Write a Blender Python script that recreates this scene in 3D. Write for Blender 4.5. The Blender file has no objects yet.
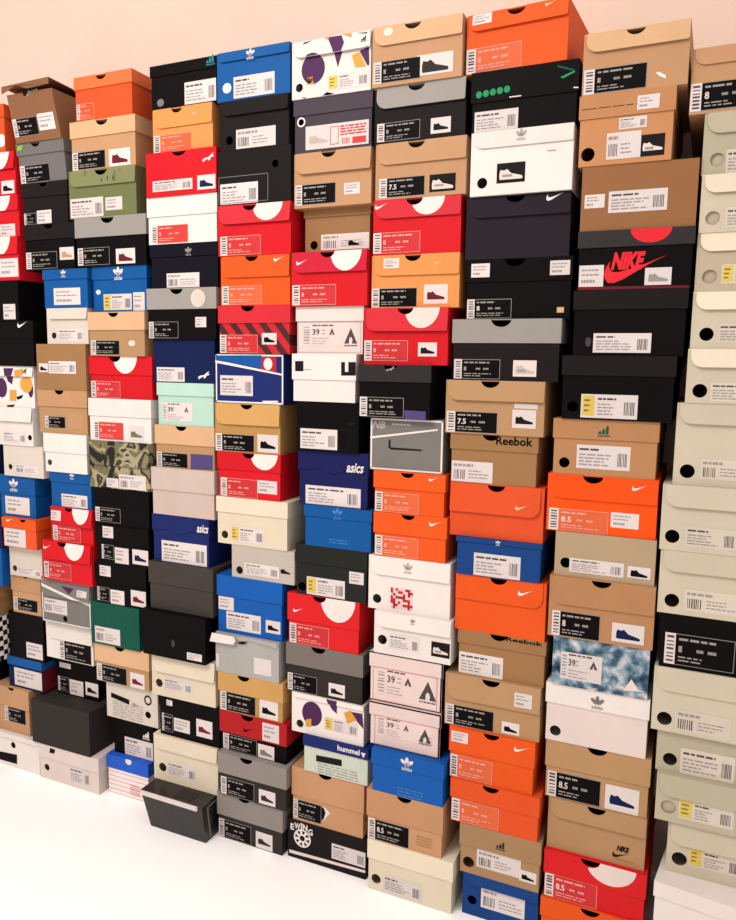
import bpy, math, random
from mathutils import Vector, Matrix
from mathutils.geometry import tessellate_polygon
random.seed(11)
sc = bpy.context.scene
C = bpy.context.collection

# ------------------------------------------------------------------ camera
FPX, DIST, CAMH = 761.5, 1.70, 0.797*1.70
cam_d = bpy.data.cameras.new('camera'); cam = bpy.data.objects.new('camera', cam_d); C.objects.link(cam)
cam_d.sensor_fit = 'VERTICAL'; cam_d.sensor_height = 24.0; cam_d.lens = FPX/920*24.0
cam_d.clip_start = 0.01
yaw, pitch, roll = (math.radians(a) for a in (23.92, 7.28, 0.86))
fwd = Vector((-math.sin(yaw), math.cos(yaw), 0)); rgt = Vector((math.cos(yaw), math.sin(yaw), 0)); up = Vector((0, 0, 1))
f2 = fwd*math.cos(pitch) - up*math.sin(pitch); u2 = up*math.cos(pitch) + fwd*math.sin(pitch)
r3 = rgt*math.cos(roll) + u2*math.sin(roll); u3 = -rgt*math.sin(roll) + u2*math.cos(roll)
m = Matrix((r3, u3, -f2)).transposed().to_4x4(); m.translation = Vector((0, -DIST, CAMH))
cam.matrix_world = m
sc.camera = cam

# ------------------------------------------------------------------ world, light, exposure
w = bpy.data.worlds.new('room_ambient'); sc.world = w; w.use_nodes = True
bg = w.node_tree.nodes['Background']; bg.inputs[0].default_value = (1.0, 0.92, 0.87, 1); bg.inputs[1].default_value = 0.72
def area(name, loc, size, power, color, target):
    l = bpy.data.lights.new(name, 'AREA'); l.shape = 'DISK'; l.size = size; l.energy = power; l.color = color
    o = bpy.data.objects.new(name, l); C.objects.link(o); o.location = loc
    o.rotation_euler = (Vector(target) - Vector(loc)).to_track_quat('-Z', 'Y').to_euler()
    return o
area('ceiling_lamp_light', (-1.4, -2.0, 3.0), 1.2, 54, (1.0, 0.93, 0.87), (-1.3, -1.1, 0.0))
vs = sc.view_settings
sc.display_settings.display_device = 'sRGB'
vs.view_transform = 'Standard'; vs.look = 'None'; vs.gamma = 1.0; vs.use_curve_mapping = False; vs.exposure = 0.45

# ------------------------------------------------------------------ materials
def lin(c):
    return tuple((v/255/12.92 if v/255 <= .04045 else ((v/255+.055)/1.055)**2.4) for v in c)
PAL = dict(
 white=(238,228,222), offwhite=(222,210,198), offwhite2=(196,184,172), cream=(226,212,188), creamlight=(238,224,200), creambeige=(208,197,174),
 beige=(182,157,126), beige2=(196,180,156), greenbeige=(190,182,156), pinkwhite=(232,216,208), pinkwhite2=(236,212,206), pinkgrey=(204,184,174),
 tan=(197,150,110), tanlight=(222,178,136), tan2=(196,138,92), tan3=(184,134,92), tankraft=(184,143,102), tankraft2=(200,150,110), kraft=(160,118,78), kraft2=(172,136,98),
 kraftgold=(186,142,82), gold=(208,160,96), brown=(140,96,66), brown2=(152,104,66),
 orange=(238,90,28), orange2=(240,118,66), orange3=(236,152,84), orange4=(226,84,34), orangered=(230,86,42), orangebright=(250,84,16), orangepanel=(226,104,62),
 red=(214,22,34), red2=(184,28,34), red3=(222,32,36), redpink=(216,44,56), crimsonlid=(206,26,54), crimson=(186,32,52), redpanel=(206,52,56), redpanel2=(222,66,62), redbright=(232,40,52), redline=(214,140,140), maroon=(110,24,36),
 blue=(10,86,156), blue2=(24,84,160), blue3=(18,92,178), blue4=(20,66,132), royal=(40,98,214), paleblue=(70,130,196), navy=(22,34,76), navyblue=(24,40,104), navyblue2=(20,26,84), blacknavy=(20,18,30),
 black=(14,11,11), blackgloss=(24,19,20), charcoal=(32,27,28), charcoalgreen=(40,42,39), darkgrey=(54,49,46), darkgrey2=(66,59,55), gloss=(34,29,27),
 grey=(118,112,110), grey2=(124,120,116), midgrey=(158,152,146), midgrey2=(146,138,132), midgrey3=(120,112,106), silver=(180,176,172),
 plum=(78,40,84), plumdark=(42,34,44), plumgrey=(70,60,70), purple=(84,70,124), ochre=(226,160,70),
 green=(10,84,68), greenlogo=(30,150,90), greendark=(20,90,60), lightgreen=(170,200,150), olive=(114,120,78), olive2=(132,138,92), lime=(130,200,60), teal=(40,130,130), mint=(186,220,204), mintwhite=(206,214,196),
 ink=(80,72,74), inkgrey=(160,150,150), inkred=(214,70,70), yellow=(226,196,84), paper=(226,215,212), inkpale=(236,164,152), labelbeige=(218,207,190),
)
MATS = {}
def nodes_for(name):
    m = bpy.data.materials.new(name); m.use_nodes = True
    nt = m.node_tree; b = nt.nodes['Principled BSDF']
    return m, nt, b
def mat(name):
    if name in MATS: return MATS[name]
    m, nt, b = nodes_for(name); N = nt.nodes; L = nt.links
    tc = N.new('ShaderNodeTexCoord')
    if name in PAL:
        col = tuple(k*.76 for k in lin(PAL[name]))      # board and paper reflect about three quarters of what a white floor does
        nz = N.new('ShaderNodeTexNoise'); nz.inputs['Scale'].default_value = 14; nz.inputs['Detail'].default_value = 5
        L.new(tc.outputs['Object'], nz.inputs['Vector'])
        oi = N.new('ShaderNodeObjectInfo')
        ad = N.new('ShaderNodeMath'); ad.operation = 'MULTIPLY_ADD'; ad.inputs[1].default_value = .16; ad.inputs[2].default_value = .86
        L.new(nz.outputs[0], ad.inputs[0])
        a2 = N.new('ShaderNodeMath'); a2.operation = 'MULTIPLY_ADD'; a2.inputs[1].default_value = .10; L.new(oi.outputs['Random'], a2.inputs[0]); L.new(ad.outputs[0], a2.inputs[2])
        mx = N.new('ShaderNodeVectorMath'); mx.operation = 'SCALE'; mx.inputs[0].default_value = col; L.new(a2.outputs[0], mx.inputs['Scale'])
        L.new(mx.outputs[0], b.inputs['Base Color'])
        b.inputs['Roughness'].default_value = .3 if name in ('gloss', 'blackgloss') else .55
    elif name == 'camo':
        nz = N.new('ShaderNodeTexNoise'); nz.inputs['Scale'].default_value = 13; nz.inputs['Detail'].default_value = 1.5; nz.inputs['Distortion'].default_value = 1.6
        mp = N.new('ShaderNodeMapping'); mp.inputs['Scale'].default_value = (1.0, 1.0, .65); L.new(tc.outputs['Object'], mp.inputs[0]); L.new(mp.outputs[0], nz.inputs['Vector'])
        r = N.new('ShaderNodeValToRGB'); r.color_ramp.interpolation = 'CONSTANT'
        e = r.color_ramp.elements; e[0].color = (*lin((34,30,28)), 1); e[1].position = .45; e[1].color = (*lin((104,98,70)), 1)
        q = e.new(.53); q.color = (*lin((150,140,112)), 1); q = e.new(.60); q.color = (*lin((60,56,42)), 1); q = e.new(.68); q.color = (*lin((120,112,84)), 1)
        L.new(nz.outputs[0], r.inputs[0]); L.new(r.outputs[0], b.inputs['Base Color']); b.inputs['Roughness'].default_value = .5
    elif name == 'galaxy':
        nz = N.new('ShaderNodeTexNoise'); nz.inputs['Scale'].default_value = 34; nz.inputs['Detail'].default_value = 8; nz.inputs['Distortion'].default_value = .3
        L.new(tc.outputs['Object'], nz.inputs['Vector'])
        r = N.new('ShaderNodeValToRGB'); e = r.color_ramp.elements
        e[0].position = .34; e[0].color = (*lin((28,34,52)), 1); e[1].position = .68; e[1].color = (*lin((196,188,192)), 1)
        q = e.new(.46); q.color = (*lin((58,84,104)), 1); q = e.new(.55); q.color = (*lin((112,136,148)), 1)
        L.new(nz.outputs[0], r.inputs[0]); L.new(r.outputs[0], b.inputs['Base Color']); b.inputs['Roughness'].default_value = .45
    elif name in ('diag', 'checker', 'striped'):
        if name == 'checker':
            t = N.new('ShaderNodeTexChecker'); t.inputs['Scale'].default_value = 60
            t.inputs[1].default_value = (*lin((24,20,20)), 1); t.inputs[2].default_value = (*lin((226,216,210)), 1)
            L.new(tc.outputs['Object'], t.inputs[0]); L.new(t.outputs[0], b.inputs['Base Color'])
        else:
            wv = N.new('ShaderNodeTexWave'); wv.wave_type = 'BANDS'; wv.bands_direction = 'Z' if name == 'striped' else 'X'
            wv.inputs['Scale'].default_value = 22 if name == 'striped' else 9
            if name == 'diag':
                mp = N.new('ShaderNodeMapping'); mp.inputs['Rotation'].default_value = (0, math.radians(40), 0); L.new(tc.outputs['Object'], mp.inputs[0]); L.new(mp.outputs[0], wv.inputs[0])
            else: L.new(tc.outputs['Object'], wv.inputs[0])
            r = N.new('ShaderNodeValToRGB'); r.color_ramp.interpolation = 'CONSTANT'; e = r.color_ramp.elements
            if name == 'diag': e[0].color = (*lin((70,30,34)), 1); e[1].position = .5; e[1].color = (*lin((178,34,42)), 1)
            else: e[0].color = (*lin((206,176,176)), 1); e[1].position = .2; e[1].color = (*lin((232,216,214)), 1)
            L.new(wv.outputs[1], r.inputs[0]); L.new(r.outputs[0], b.inputs['Base Color'])
        b.inputs['Roughness'].default_value = .5
    # fine cardboard relief
    n2 = N.new('ShaderNodeTexNoise'); n2.inputs['Scale'].default_value = 25; n2.inputs['Detail'].default_value = 3
    L.new(tc.outputs['Object'], n2.inputs['Vector'])
    bp = N.new('ShaderNodeBump'); bp.inputs['Strength'].default_value = .25; bp.inputs['Distance'].default_value = .004
    L.new(n2.outputs[0], bp.inputs['Height']); L.new(bp.outputs[0], b.inputs['Normal'])
    b.inputs['Specular IOR Level'].default_value = .4 if name in ('gloss', 'blackgloss') else .05 if name in ('black', 'charcoal', 'blacknavy', 'charcoalgreen', 'plumdark', 'darkgrey', 'navy') else .12
    MATS[name] = m
    return m

# ------------------------------------------------------------------ mesh builder
class MB:
    def __init__(self): self.v = []; self.f = []; self.mi = []; self.mats = []
    def slot(self, name):
        if name not in self.mats: self.mats.append(name)
        return self.mats.index(name)
    def slab(self, x0, x1, y0, y1, z0, z1, mt, xb=None):
        n = len(self.v); s = self.slot(mt)
        self.v += [(x, y, z) for z in (z0, z1) for y in (y0, y1) for x in (x0, x1)]
        for q in ((0,2,3,1),(4,5,7,6),(0,1,5,4),(1,3,7,5),(3,2,6,7),(2,0,4,6)):
            self.f.append(tuple(n+k for k in q)); self.mi.append(s)
    def panel(self, outline, holes, y, t, mt, back=None):
        """plate in the XZ plane facing -Y, thickness t going back, with cut-outs"""
        s = self.slot(mt); loops = [outline] + list(holes)
        tri = tessellate_polygon([[Vector((x, z, 0)) for x, z in l] for l in loops])
        pts = [p for l in loops for p in l]; n = len(self.v)
        self.v += [(x, y, z) for x, z in pts]; self.v += [(x, y+t, z) for x, z in pts]; k = len(pts)
        for a, b_, c in tri:
            (ax, az), (bx, bz), (cx, cz) = pts[a], pts[b_], pts[c]
            if (bx-ax)*(cz-az)-(bz-az)*(cx-ax) < 0: a, c = c, a
            self.f.append((n+a, n+b_, n+c)); self.mi.append(s)
            self.f.append((n+k+c, n+k+b_, n+k+a)); self.mi.append(s)
        i0 = 0
        for l in loops:
            q = len(l)
            for i in range(q):
                a, b_ = i0+i, i0+(i+1) % q
                self.f.append((n+a, n+k+a, n+k+b_, n+b_)); self.mi.append(s)
            i0 += q
    def flat(self, pts, y, mt):
        """ink or paper: one flat polygon facing -Y"""
        if len(pts) < 3: return
        s = self.slot(mt); n = len(self.v); self.v += [(x, y, z) for x, z in pts]
        tri = tessellate_polygon([[Vector((x, z, 0)) for x, z in pts]])
        for a, b_, c in tri:
            (ax, az), (bx, bz), (cx, cz) = pts[a], pts[b_], pts[c]
            if (bx-ax)*(cz-az)-(bz-az)*(cx-ax) < 0: a, c = c, a
            self.f.append((n+a, n+b_, n+c)); self.mi.append(s)
    def rect(self, x0, z0, x1, z1, y, mt): self.flat([(x0,z0),(x1,z0),(x1,z1),(x0,z1)], y, mt)
    def text(self, txt, x0, z0, x1, z1, y, mt, bold=0.0, shear=0.0):
        vs_, fs = glyphs(txt, bold, shear)
        if not vs_: return
        ax = min(p[0] for p in vs_); bx = max(p[0] for p in vs_); az = min(p[1] for p in vs_); bz = max(p[1] for p in vs_)
        sx = (x1-x0)/max(bx-ax, 1e-6); sz = (z1-z0)/max(bz-az, 1e-6)
        n = len(self.v); s = self.slot(mt)
        self.v += [(x0+(p[0]-ax)*sx, y, z0+(p[1]-az)*sz) for p in vs_]
        for q in fs: self.f.append(tuple(n+k for k in q)); self.mi.append(s)
    def build(self, name, parent=None, fn=None):
        me = bpy.data.meshes.new(name)
        me.from_pydata([fn(p) if fn else p for p in self.v], [], self.f); me.update()
        for nme in self.mats: me.materials.append(mat(nme))
        me.polygons.foreach_set('material_index', self.mi)
        o = bpy.data.objects.new(name, me); C.objects.link(o)
        if parent: o.parent = parent
        return o
GL = {}
def glyphs(txt, bold, shear):
    k = (txt, bold, shear)
    if k not in GL:
        cu = bpy.data.curves.new('lettering', 'FONT'); cu.body = txt; cu.offset = bold; cu.shear = shear; cu.resolution_u = 2
        o = bpy.data.objects.new('lettering', cu); C.objects.link(o)
        dg = bpy.context.evaluated_depsgraph_get(); me = o.evaluated_get(dg).to_mesh()
        GL[k] = ([(v.co.x, v.co.y) for v in me.vertices], [tuple(p.vertices) for p in me.polygons])
        o.evaluated_get(dg).to_mesh_clear(); bpy.data.objects.remove(o); bpy.data.curves.remove(cu)
    return GL[k]
def ell(cx, cz, rx, rz, n=20, a0=0, a1=2*math.pi):
    full = abs(a1-a0-2*math.pi) < 1e-6
    return [(cx+rx*math.cos(a0+(a1-a0)*i/(n if full else n-1)), cz+rz*math.sin(a0+(a1-a0)*i/(n if full else n-1))) for i in range(n)]
def clip(pts, x0, z0, x1, z1):
    for ax, val, sg in ((0, x0, 1), (0, x1, -1), (1, z0, 1), (1, z1, -1)):
        o = []
        for i in range(len(pts)):
            a, b_ = pts[i-1], pts[i]; ia = (a[ax]-val)*sg >= 0; ib = (b_[ax]-val)*sg >= 0
            if ia != ib:
                t = (val-a[ax])/(b_[ax]-a[ax]); o.append((a[0]+(b_[0]-a[0])*t, a[1]+(b_[1]-a[1])*t))
            if ib: o.append(b_)
        pts = o
        if len(pts) < 3: return []
    return pts
SWOOSH = [(1,.46),(.75,.335),(.5,.19),(.3,.07),(.17,.02),(.07,.02),(.015,.09),(0,.18),(.03,.29),(.09,.38),(.075,.31),(.09,.24),(.14,.2),(.22,.195),(.35,.22),(.6,.3),(.85,.395)]
CAT = [(0,.1),(.1,.3),(.25,.4),(.45,.45),(.6,.6),(.7,.78),(.92,1),(.78,.66),(.95,.6),(.82,.45),(.68,.4),(.62,.15),(.5,0),(.46,.08),(.52,.25),(.35,.2),(.2,.05),(.1,-.1),(.04,-.1),(.12,.1)]
SHOE = [(0,.12),(.0,.5),(.04,.82),(.2,.74),(.32,.86),(.5,.5),(.8,.34),(.97,.24),(1,.12),(.98,0),(.02,0)]
R_ = random.Random(5)
def barcode(mb, x0, z0, x1, z1, y, mt='ink', vertical=False):
    n = 7
    for i in range(n):
        a = (i+.15+.2*R_.random())/n; b_ = a+(.25+.35*R_.random())/n
        if vertical: mb.rect(x0, z0+(z1-z0)*a, x1, z0+(z1-z0)*b_, y, mt)
        else: mb.rect(x0+(x1-x0)*a, z0, x0+(x1-x0)*b_, z1, y, mt)
def lines(mb, x0, z0, x1, z1, y, mt, rows, th=.45, ragged=True):
    h = (z1-z0)/rows
    for i in range(rows):
        x = x0; zc = z0+h*(i+.5)
        end = x1-(x1-x0)*(R_.random()*.5 if ragged else 0)
        while x < end:
            l = (x1-x0)*(.08+.2*R_.random()); mb.rect(x, zc-h*th/2, min(x+l, end), zc+h*th/2, y, mt); x += l+(x1-x0)*.04
def shoe(mb, x0, z0, x1, z1, y, mt):
    h = min(z1-z0, (x1-x0)*.5); zc = (z0+z1)/2-h/2
    mb.flat([(x0+(x1-x0)*a, zc+h*b_) for a, b_ in SHOE], y, mt)
def outline(mb, x0, z0, x1, z1, y, mt, t):
    mb.rect(x0,z0,x1,z0+t,y,mt); mb.rect(x0,z1-t,x1,z1,y,mt); mb.rect(x0,z0,x0+t,z1,y,mt); mb.rect(x1-t,z0,x1,z1,y,mt)
DY = -.0003
def make_decal(mb, typ, arg, v, colr, y):
    """draws one printed thing; returns its part name"""
    y1 = y+DY; y2 = y+2*DY
    if typ in ('ad', 'ady', 'adl'):
        x0,z0,x1,z1 = v; W = x1-x0; H = z1-z0
        mb.rect(x0,z0,x1,z1,y,colr or 'paper')
        l = x0+.05*W
        if typ == 'ady': mb.rect(x0+.03*W,z0+.1*H,x0+.24*W,z1-.06*H,y1,'yellow'); lines(mb,x0+.06*W,z0+.2*H,x0+.21*W,z1-.15*H,y2,'ink',3,.3); l = x0+.3*W
        if typ == 'adl' or (typ == 'ad' and R_.random() < .3):
            barcode(mb,x0+.05*W,z0+.12*H,x0+.33*W,z0+.58*H,y1); lines(mb,x0+.05*W,z0+.7*H,x0+.6*W,z1-.1*H,y1,'inkgrey',1,.6); lines(mb,x0+.42*W,z0+.15*H,x1-.06*W,z0+.62*H,y1,'inkgrey',3,.35)
        else:
            barcode(mb,x1-.24*W,z0+.15*H,x1-.05*W,z1-.3*H,y1); lines(mb,l,z1-.28*H,x1-.3*W,z1-.1*H,y1,'ink',1,.45); lines(mb,l,z0+.1*H,x1-.3*W,z1-.34*H,y1,'inkgrey',4,.4)
        return 'size_label'
    if typ == 'redlab':
        x0,z0,x1,z1 = v; W = x1-x0; H = z1-z0
        mb.rect(x0,z0,x1,z1,y,'paper'); mb.flat([(x0+.06*W+.3*W*a, z0+.25*H+.4*H*b_) for a,b_ in SHOE],y1,'pinkgrey')
        outline(mb,x0+.4*W,z0+.12*H,x0+.53*W,z1-.12*H,y1,'inkred',.0015); lines(mb,x0+.56*W,z0+.45*H,x1-.04*W,z1-.1*H,y1,'inkred',4,.6,False); mb.rect(x0+.75*W,z0+.08*H,x1-.04*W,z0+.35*H,y1,'inkred'); barcode(mb,x0+.58*W,z0+.1*H,x0+.72*W,z0+.35*H,y1,'inkred')
        return 'size_label'
    if typ == 'nk':
        x0,z0,x1,z1 = v; W = x1-x0; H = z1-z0; bw = min(.17*W, .021)
        ink = 'paper'
        mb.rect(x0,z0,x0+bw,z1,y,'paper'); barcode(mb,x0+.2*bw,z0+.06*H,x0+.85*bw,z1-.06*H,y1,vertical=True)
        t = max(.0012, .018*H)
        mb.rect(x0+bw,z0,x1,z1,y,'midgrey' if colr == 'black' else 'inkpale')
        mb.rect(x0+bw+t*.4,z0+t,x1-t,z1-t,y1,colr)
        px0 = x0+bw+.05*W; fg = 'midgrey' if colr == 'black' else 'inkpale'
        lines(mb,px0,z1-.24*H,x1-.12*W,z1-.09*H,y2,fg,1,.5)
        if arg: mb.text(arg,px0,z0+.40*H,px0+.07*W*len(arg)*(.8 if '.' in arg else 1),z0+.66*H,y2,'paper',.02)
        else: mb.rect(px0,z0+.42*H,px0+.05*W,z0+.62*H,y2,fg)
        lines(mb,px0+.26*W,z0+.46*H,px0+.36*W,z0+.58*H,y2,fg,1,.8,False); lines(mb,px0+.42*W,z0+.46*H,px0+.54*W,z0+.58*H,y2,fg,1,.8,False)
        lines(mb,px0,z0+.1*H,x1-.15*W,z0+.32*H,y2,fg,2,.4)
        return 'size_label'
    if typ == 'st':
        x0,z0,x1,z1 = v; H = z1-z0; W = x1-x0
        mb.rect(x0,z0,x1,z1,y,colr or 'paper')
        if W > .02: lines(mb,x0+.1*W,z0+.45*H,x1-.1*W,z1-.12*H,y1,'inkgrey',2,.35); lines(mb,x0+.1*W,z0+.12*H,x1-.3*W,z0+.4*H,y1,'inkgrey',1,.5)
        return 'sticker'
    if typ == 'pic':
        x0,z0,x1,z1 = v; W = x1-x0; H = z1-z0
        mb.rect(x0,z0,x1,z1,y,'paper'); shoe(mb,x0+.14*W,z0+.12*H,x1-.12*W,z1-.18*H,y1,colr)
        return 'picture_sticker'
    if typ == 'photo':
        x0,z0,x1,z1 = v; W = x1-x0; H = z1-z0
        mb.rect(x0,z0,x1,z1,y,colr); shoe(mb,x0+.1*W,z0+.05*H,x1-.08*W,z1-.1*H,y1,'pinkwhite' if colr != 'pinkwhite' else 'pinkgrey'); mb.rect(x0+.2*W,z0+.3*H,x0+.55*W,z0+.42*H,y2,'inkgrey')
        return 'photo_sticker'
    if typ == 'shoe': shoe(mb,v[0],v[1],v[2],v[3],y1+DY,colr); return 'shoe_print'
    if typ in ('lc', 'lc2'):
        x0,z0,x1,z1 = v; W = x1-x0; H = z1-z0
        mb.rect(x0,z0,x1,z1,y,'paper' if typ == 'lc' else 'pinkwhite2')
        k = .62 if typ == 'lc2' else .9
        barcode(mb,x0+.03*W,z0+.1*H,x0+.14*W,z1-.1*H,y1,'inkgrey',True)
        mb.text('39',x0+.19*W,z0+.5*H,x0+.19*W+.13*W*(1 if typ=='lc2' else 1.3),z0+.76*H,y1,'ink',.02)
        lines(mb,x0+.19*W,z1-.14*H,x0+k*W,z1-.03*H,y1,'ink',1,.5); lines(mb,x0+.19*W,z0+.05*H,x0+k*W*.8,z0+.4*H,y1,'inkgrey',3,.25)
        lines(mb,x0+.36*W,z0+.48*H,x0+.44*W,z0+.78*H,y1,'inkgrey',2,.3)
        tx = x0+(.54 if typ=='lc2' else .8)*W; ts = .3*H
        mb.flat([(tx-ts*.45,z0+.5*H),(tx+ts*.45,z0+.5*H),(tx,z0+.5*H+ts)],y1,'ink'); mb.flat([(tx-ts*.12,z0+.5*H),(tx+ts*.12,z0+.5*H),(tx,z0+.5*H+ts*.45)],y2,'paper')
        if typ == 'lc2':
            bx = x0+.87*W; bs = .68*H
            mb.flat([(bx-bs*.47,z0+.12*H),(bx+bs*.47,z0+.12*H),(bx,z0+.12*H+bs)],y1,'ink')
            mb.flat([(bx-bs*.12,z0+.12*H),(bx+bs*.1,z0+.12*H),(bx+bs*.13,z0+.3*H),(bx+bs*.02,z0+.42*H),(bx-bs*.1,z0+.34*H)],y2,'paper')
            lines(mb,bx-bs*.45,z0,bx+bs*.45,z0+.07*H,y1,'ink',1,.7,False)
        return 'size_label'
    if typ == 'tre':
        x,z,s = v
        for a, l in ((90, .34), (42, .33), (138, .33)):
            r = math.radians(a); c_, s_ = math.cos(r), math.sin(r)
            pts = [(l*(1-math.cos(t))*1.0, .15*math.sin(t)*(1 if math.sin(t) else 0)) for t in [2*math.pi*i/14 for i in range(14)]]
            mb.flat([(x+s*(p*c_-q*s_), z+s*(-.12+p*s_+q*c_)) for p, q in pts], y, colr)
        for k in range(3): mb.rect(x-s*.32, z-s*(.10-.07*k), x+s*.32, z-s*(.075-.07*k), y1, 'inkgrey' if colr in('grey2','midgrey','silver') else 'blue2')
        mb.text('adidas', x-s*.42, z-s*.52, x+s*.42, z-s*.2, y, colr, .01)
        return 'logo'
    if typ == 'mtn':
        x,z,s = v
        for i, h in enumerate((.28, .52, .8)):
            bx = x+s*(-.42+.27*i)
            mb.flat([(bx,z-s*.3),(bx+s*.22,z-s*.3),(bx+s*.22,z-s*.3+h*s*.72),(bx+s*.10,z-s*.3+h*s*.9),(bx,z-s*.3+h*s*.55)],y,colr)
        lines(mb,x-.45*s,z-.5*s,x+.45*s,z-.36*s,y,colr,1,.8,False)
        return 'logo'
    if typ == 'sw': x,z,s = v; mb.flat([(x+s*a, z+s*b_) for a, b_ in SWOOSH],y,colr); return 'logo'
    if typ == 'cat': x,z,s = v; mb.flat([(x-s*.5+s*a, z-s*.2+s*.5*b_) for a, b_ in CAT],y,colr); return 'logo'
    if typ == 'tx':
        x0,z0,x1,z1 = v
        mb.text(arg,x0,z0,x1,z1,y,colr,.06 if arg in('NIKE',) else .025,.3 if arg in ('NIKE','asics','NB') else 0)
        return 'lettering'
    if typ == 'ewing':
        x,z,s = v; r = .36*s
        n = 24
        for i in range(n):
            a, b_ = 2*math.pi*i/n, 2*math.pi*(i+1)/n
            for ra, rb in ((r,.84*r),(.45*r,.3*r)):
                mb.flat([(x+ra*math.cos(a),z-.1*s+ra*math.sin(a)),(x+ra*math.cos(b_),z-.1*s+ra*math.sin(b_)),(x+rb*math.cos(b_),z-.1*s+rb*math.sin(b_)),(x+rb*math.cos(a),z-.1*s+rb*math.sin(a))],y,colr)
        for i in range(8):
            a = math.pi*i/4+.2; c_, s_ = math.cos(a), math.sin(a); t = .05*s
            mb.flat([(x+.42*r*c_-t*s_,z-.1*s+.42*r*s_+t*c_),(x+.42*r*c_+t*s_,z-.1*s+.42*r*s_-t*c_),(x+.88*r*c_+t*s_,z-.1*s+.88*r*s_-t*c_),(x+.88*r*c_-t*s_,z-.1*s+.88*r*s_+t*c_)],y1,colr)
        for ch, dx, wd, dz in zip('EWING', (-.50,-.33,-.06,.03,.25), (.15,.25,.06,.19,.19), (.14,.22,.26,.24,.12)):
            mb.text(ch,x+s*dx,z+s*dz,x+s*(dx+wd),z+s*(dz+.25),y1,colr,.03)
        return 'emblem'
    if typ == 'pink':
        x0,z0,x1,z1 = v; mb.rect(x0,z0,x1,z1,y,'pinkwhite2')
        for i in range(9):
            for j in range(8):
                if R_.random() < .5: mb.rect(x0+(x1-x0)*i/9,z0+(z1-z0)*j/8,x0+(x1-x0)*(i+1)/9,z0+(z1-z0)*(j+1)/8,y1,'crimson' if R_.random()<.5 else 'redpanel')
        return 'pattern_print'
    if typ == 'lines': lines(mb,v[0],v[1],v[2],v[3],y,colr or 'inkgrey',max(1, int((v[3]-v[1])/.007)),.35,False); return 'print_lines'
    if typ == 'lines5':
        for i in range(5):
            cx = v[0]+(v[2]-v[0])*(i+.5)/5; cz = (v[1]+v[3])/2+(i-2)*.0011
            mb.flat(ell(cx,cz,(v[2]-v[0])*.09,(v[3]-v[1])*.32,10),y,colr)
        return 'logo'
    if typ == 'frm': outline(mb,*v,y,colr,.0016); return 'printed_outline'
    if typ == 'scuff':
        for i in range(7):
            x = v[0]+(R_.random()-.5)*.13; z = v[1]+(R_.random()-.5)*.03; s = .003+.006*R_.random()
            mb.flat([(x,z),(x+s,z-.3*s),(x+1.2*s,z+1.5*s),(x+.4*s,z+2.2*s)],y,'olive' if i % 3 else 'ink')
        return 'scuff_marks'
    return None

# ------------------------------------------------------------------ the room
def structure(name, mb): o = mb.build(name); o['kind'] = 'structure'; return o
def room_material(name, base, spots, rough, bump):
    m, nt, b = nodes_for(name); N = nt.nodes; L = nt.links
    tc = N.new('ShaderNodeTexCoord'); nz = N.new('ShaderNodeTexNoise'); nz.inputs['Scale'].default_value = 3; nz.inputs['Detail'].default_value = 6
    L.new(tc.outputs['Object'], nz.inputs['Vector']); r = N.new('ShaderNodeValToRGB'); e = r.color_ramp.elements
    e[0].position = .3; e[0].color = (*lin(spots), 1); e[1].position = .7; e[1].color = (*lin(base), 1)
    L.new(nz.outputs[0], r.inputs[0]); L.new(r.outputs[0], b.inputs['Base Color']); b.inputs['Roughness'].default_value = rough
    n2 = N.new('ShaderNodeTexNoise'); n2.inputs['Scale'].default_value = 120; L.new(tc.outputs['Object'], n2.inputs['Vector'])
    bp = N.new('ShaderNodeBump'); bp.inputs['Strength'].default_value = bump; bp.inputs['Distance'].default_value = .002; L.new(n2.outputs[0], bp.inputs['Height']); L.new(bp.outputs[0], b.inputs['Normal'])
    MATS[name] = m
room_material('wall_paint', (219,195,179), (214,189,172), .75, .25)
room_material('floor_white', (251,250,249), (249,247,245), .35, .05)
mb = MB(); mb.slab(-5.5, 2.5, -4.0, .41, -.05, -.0005, 'floor_white'); structure('floor', mb)
mb = MB(); mb.slab(-5.5, 2.5, .36, .41, -.0005, 3.2, 'wall_paint'); structure('wall_back', mb)

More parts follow.
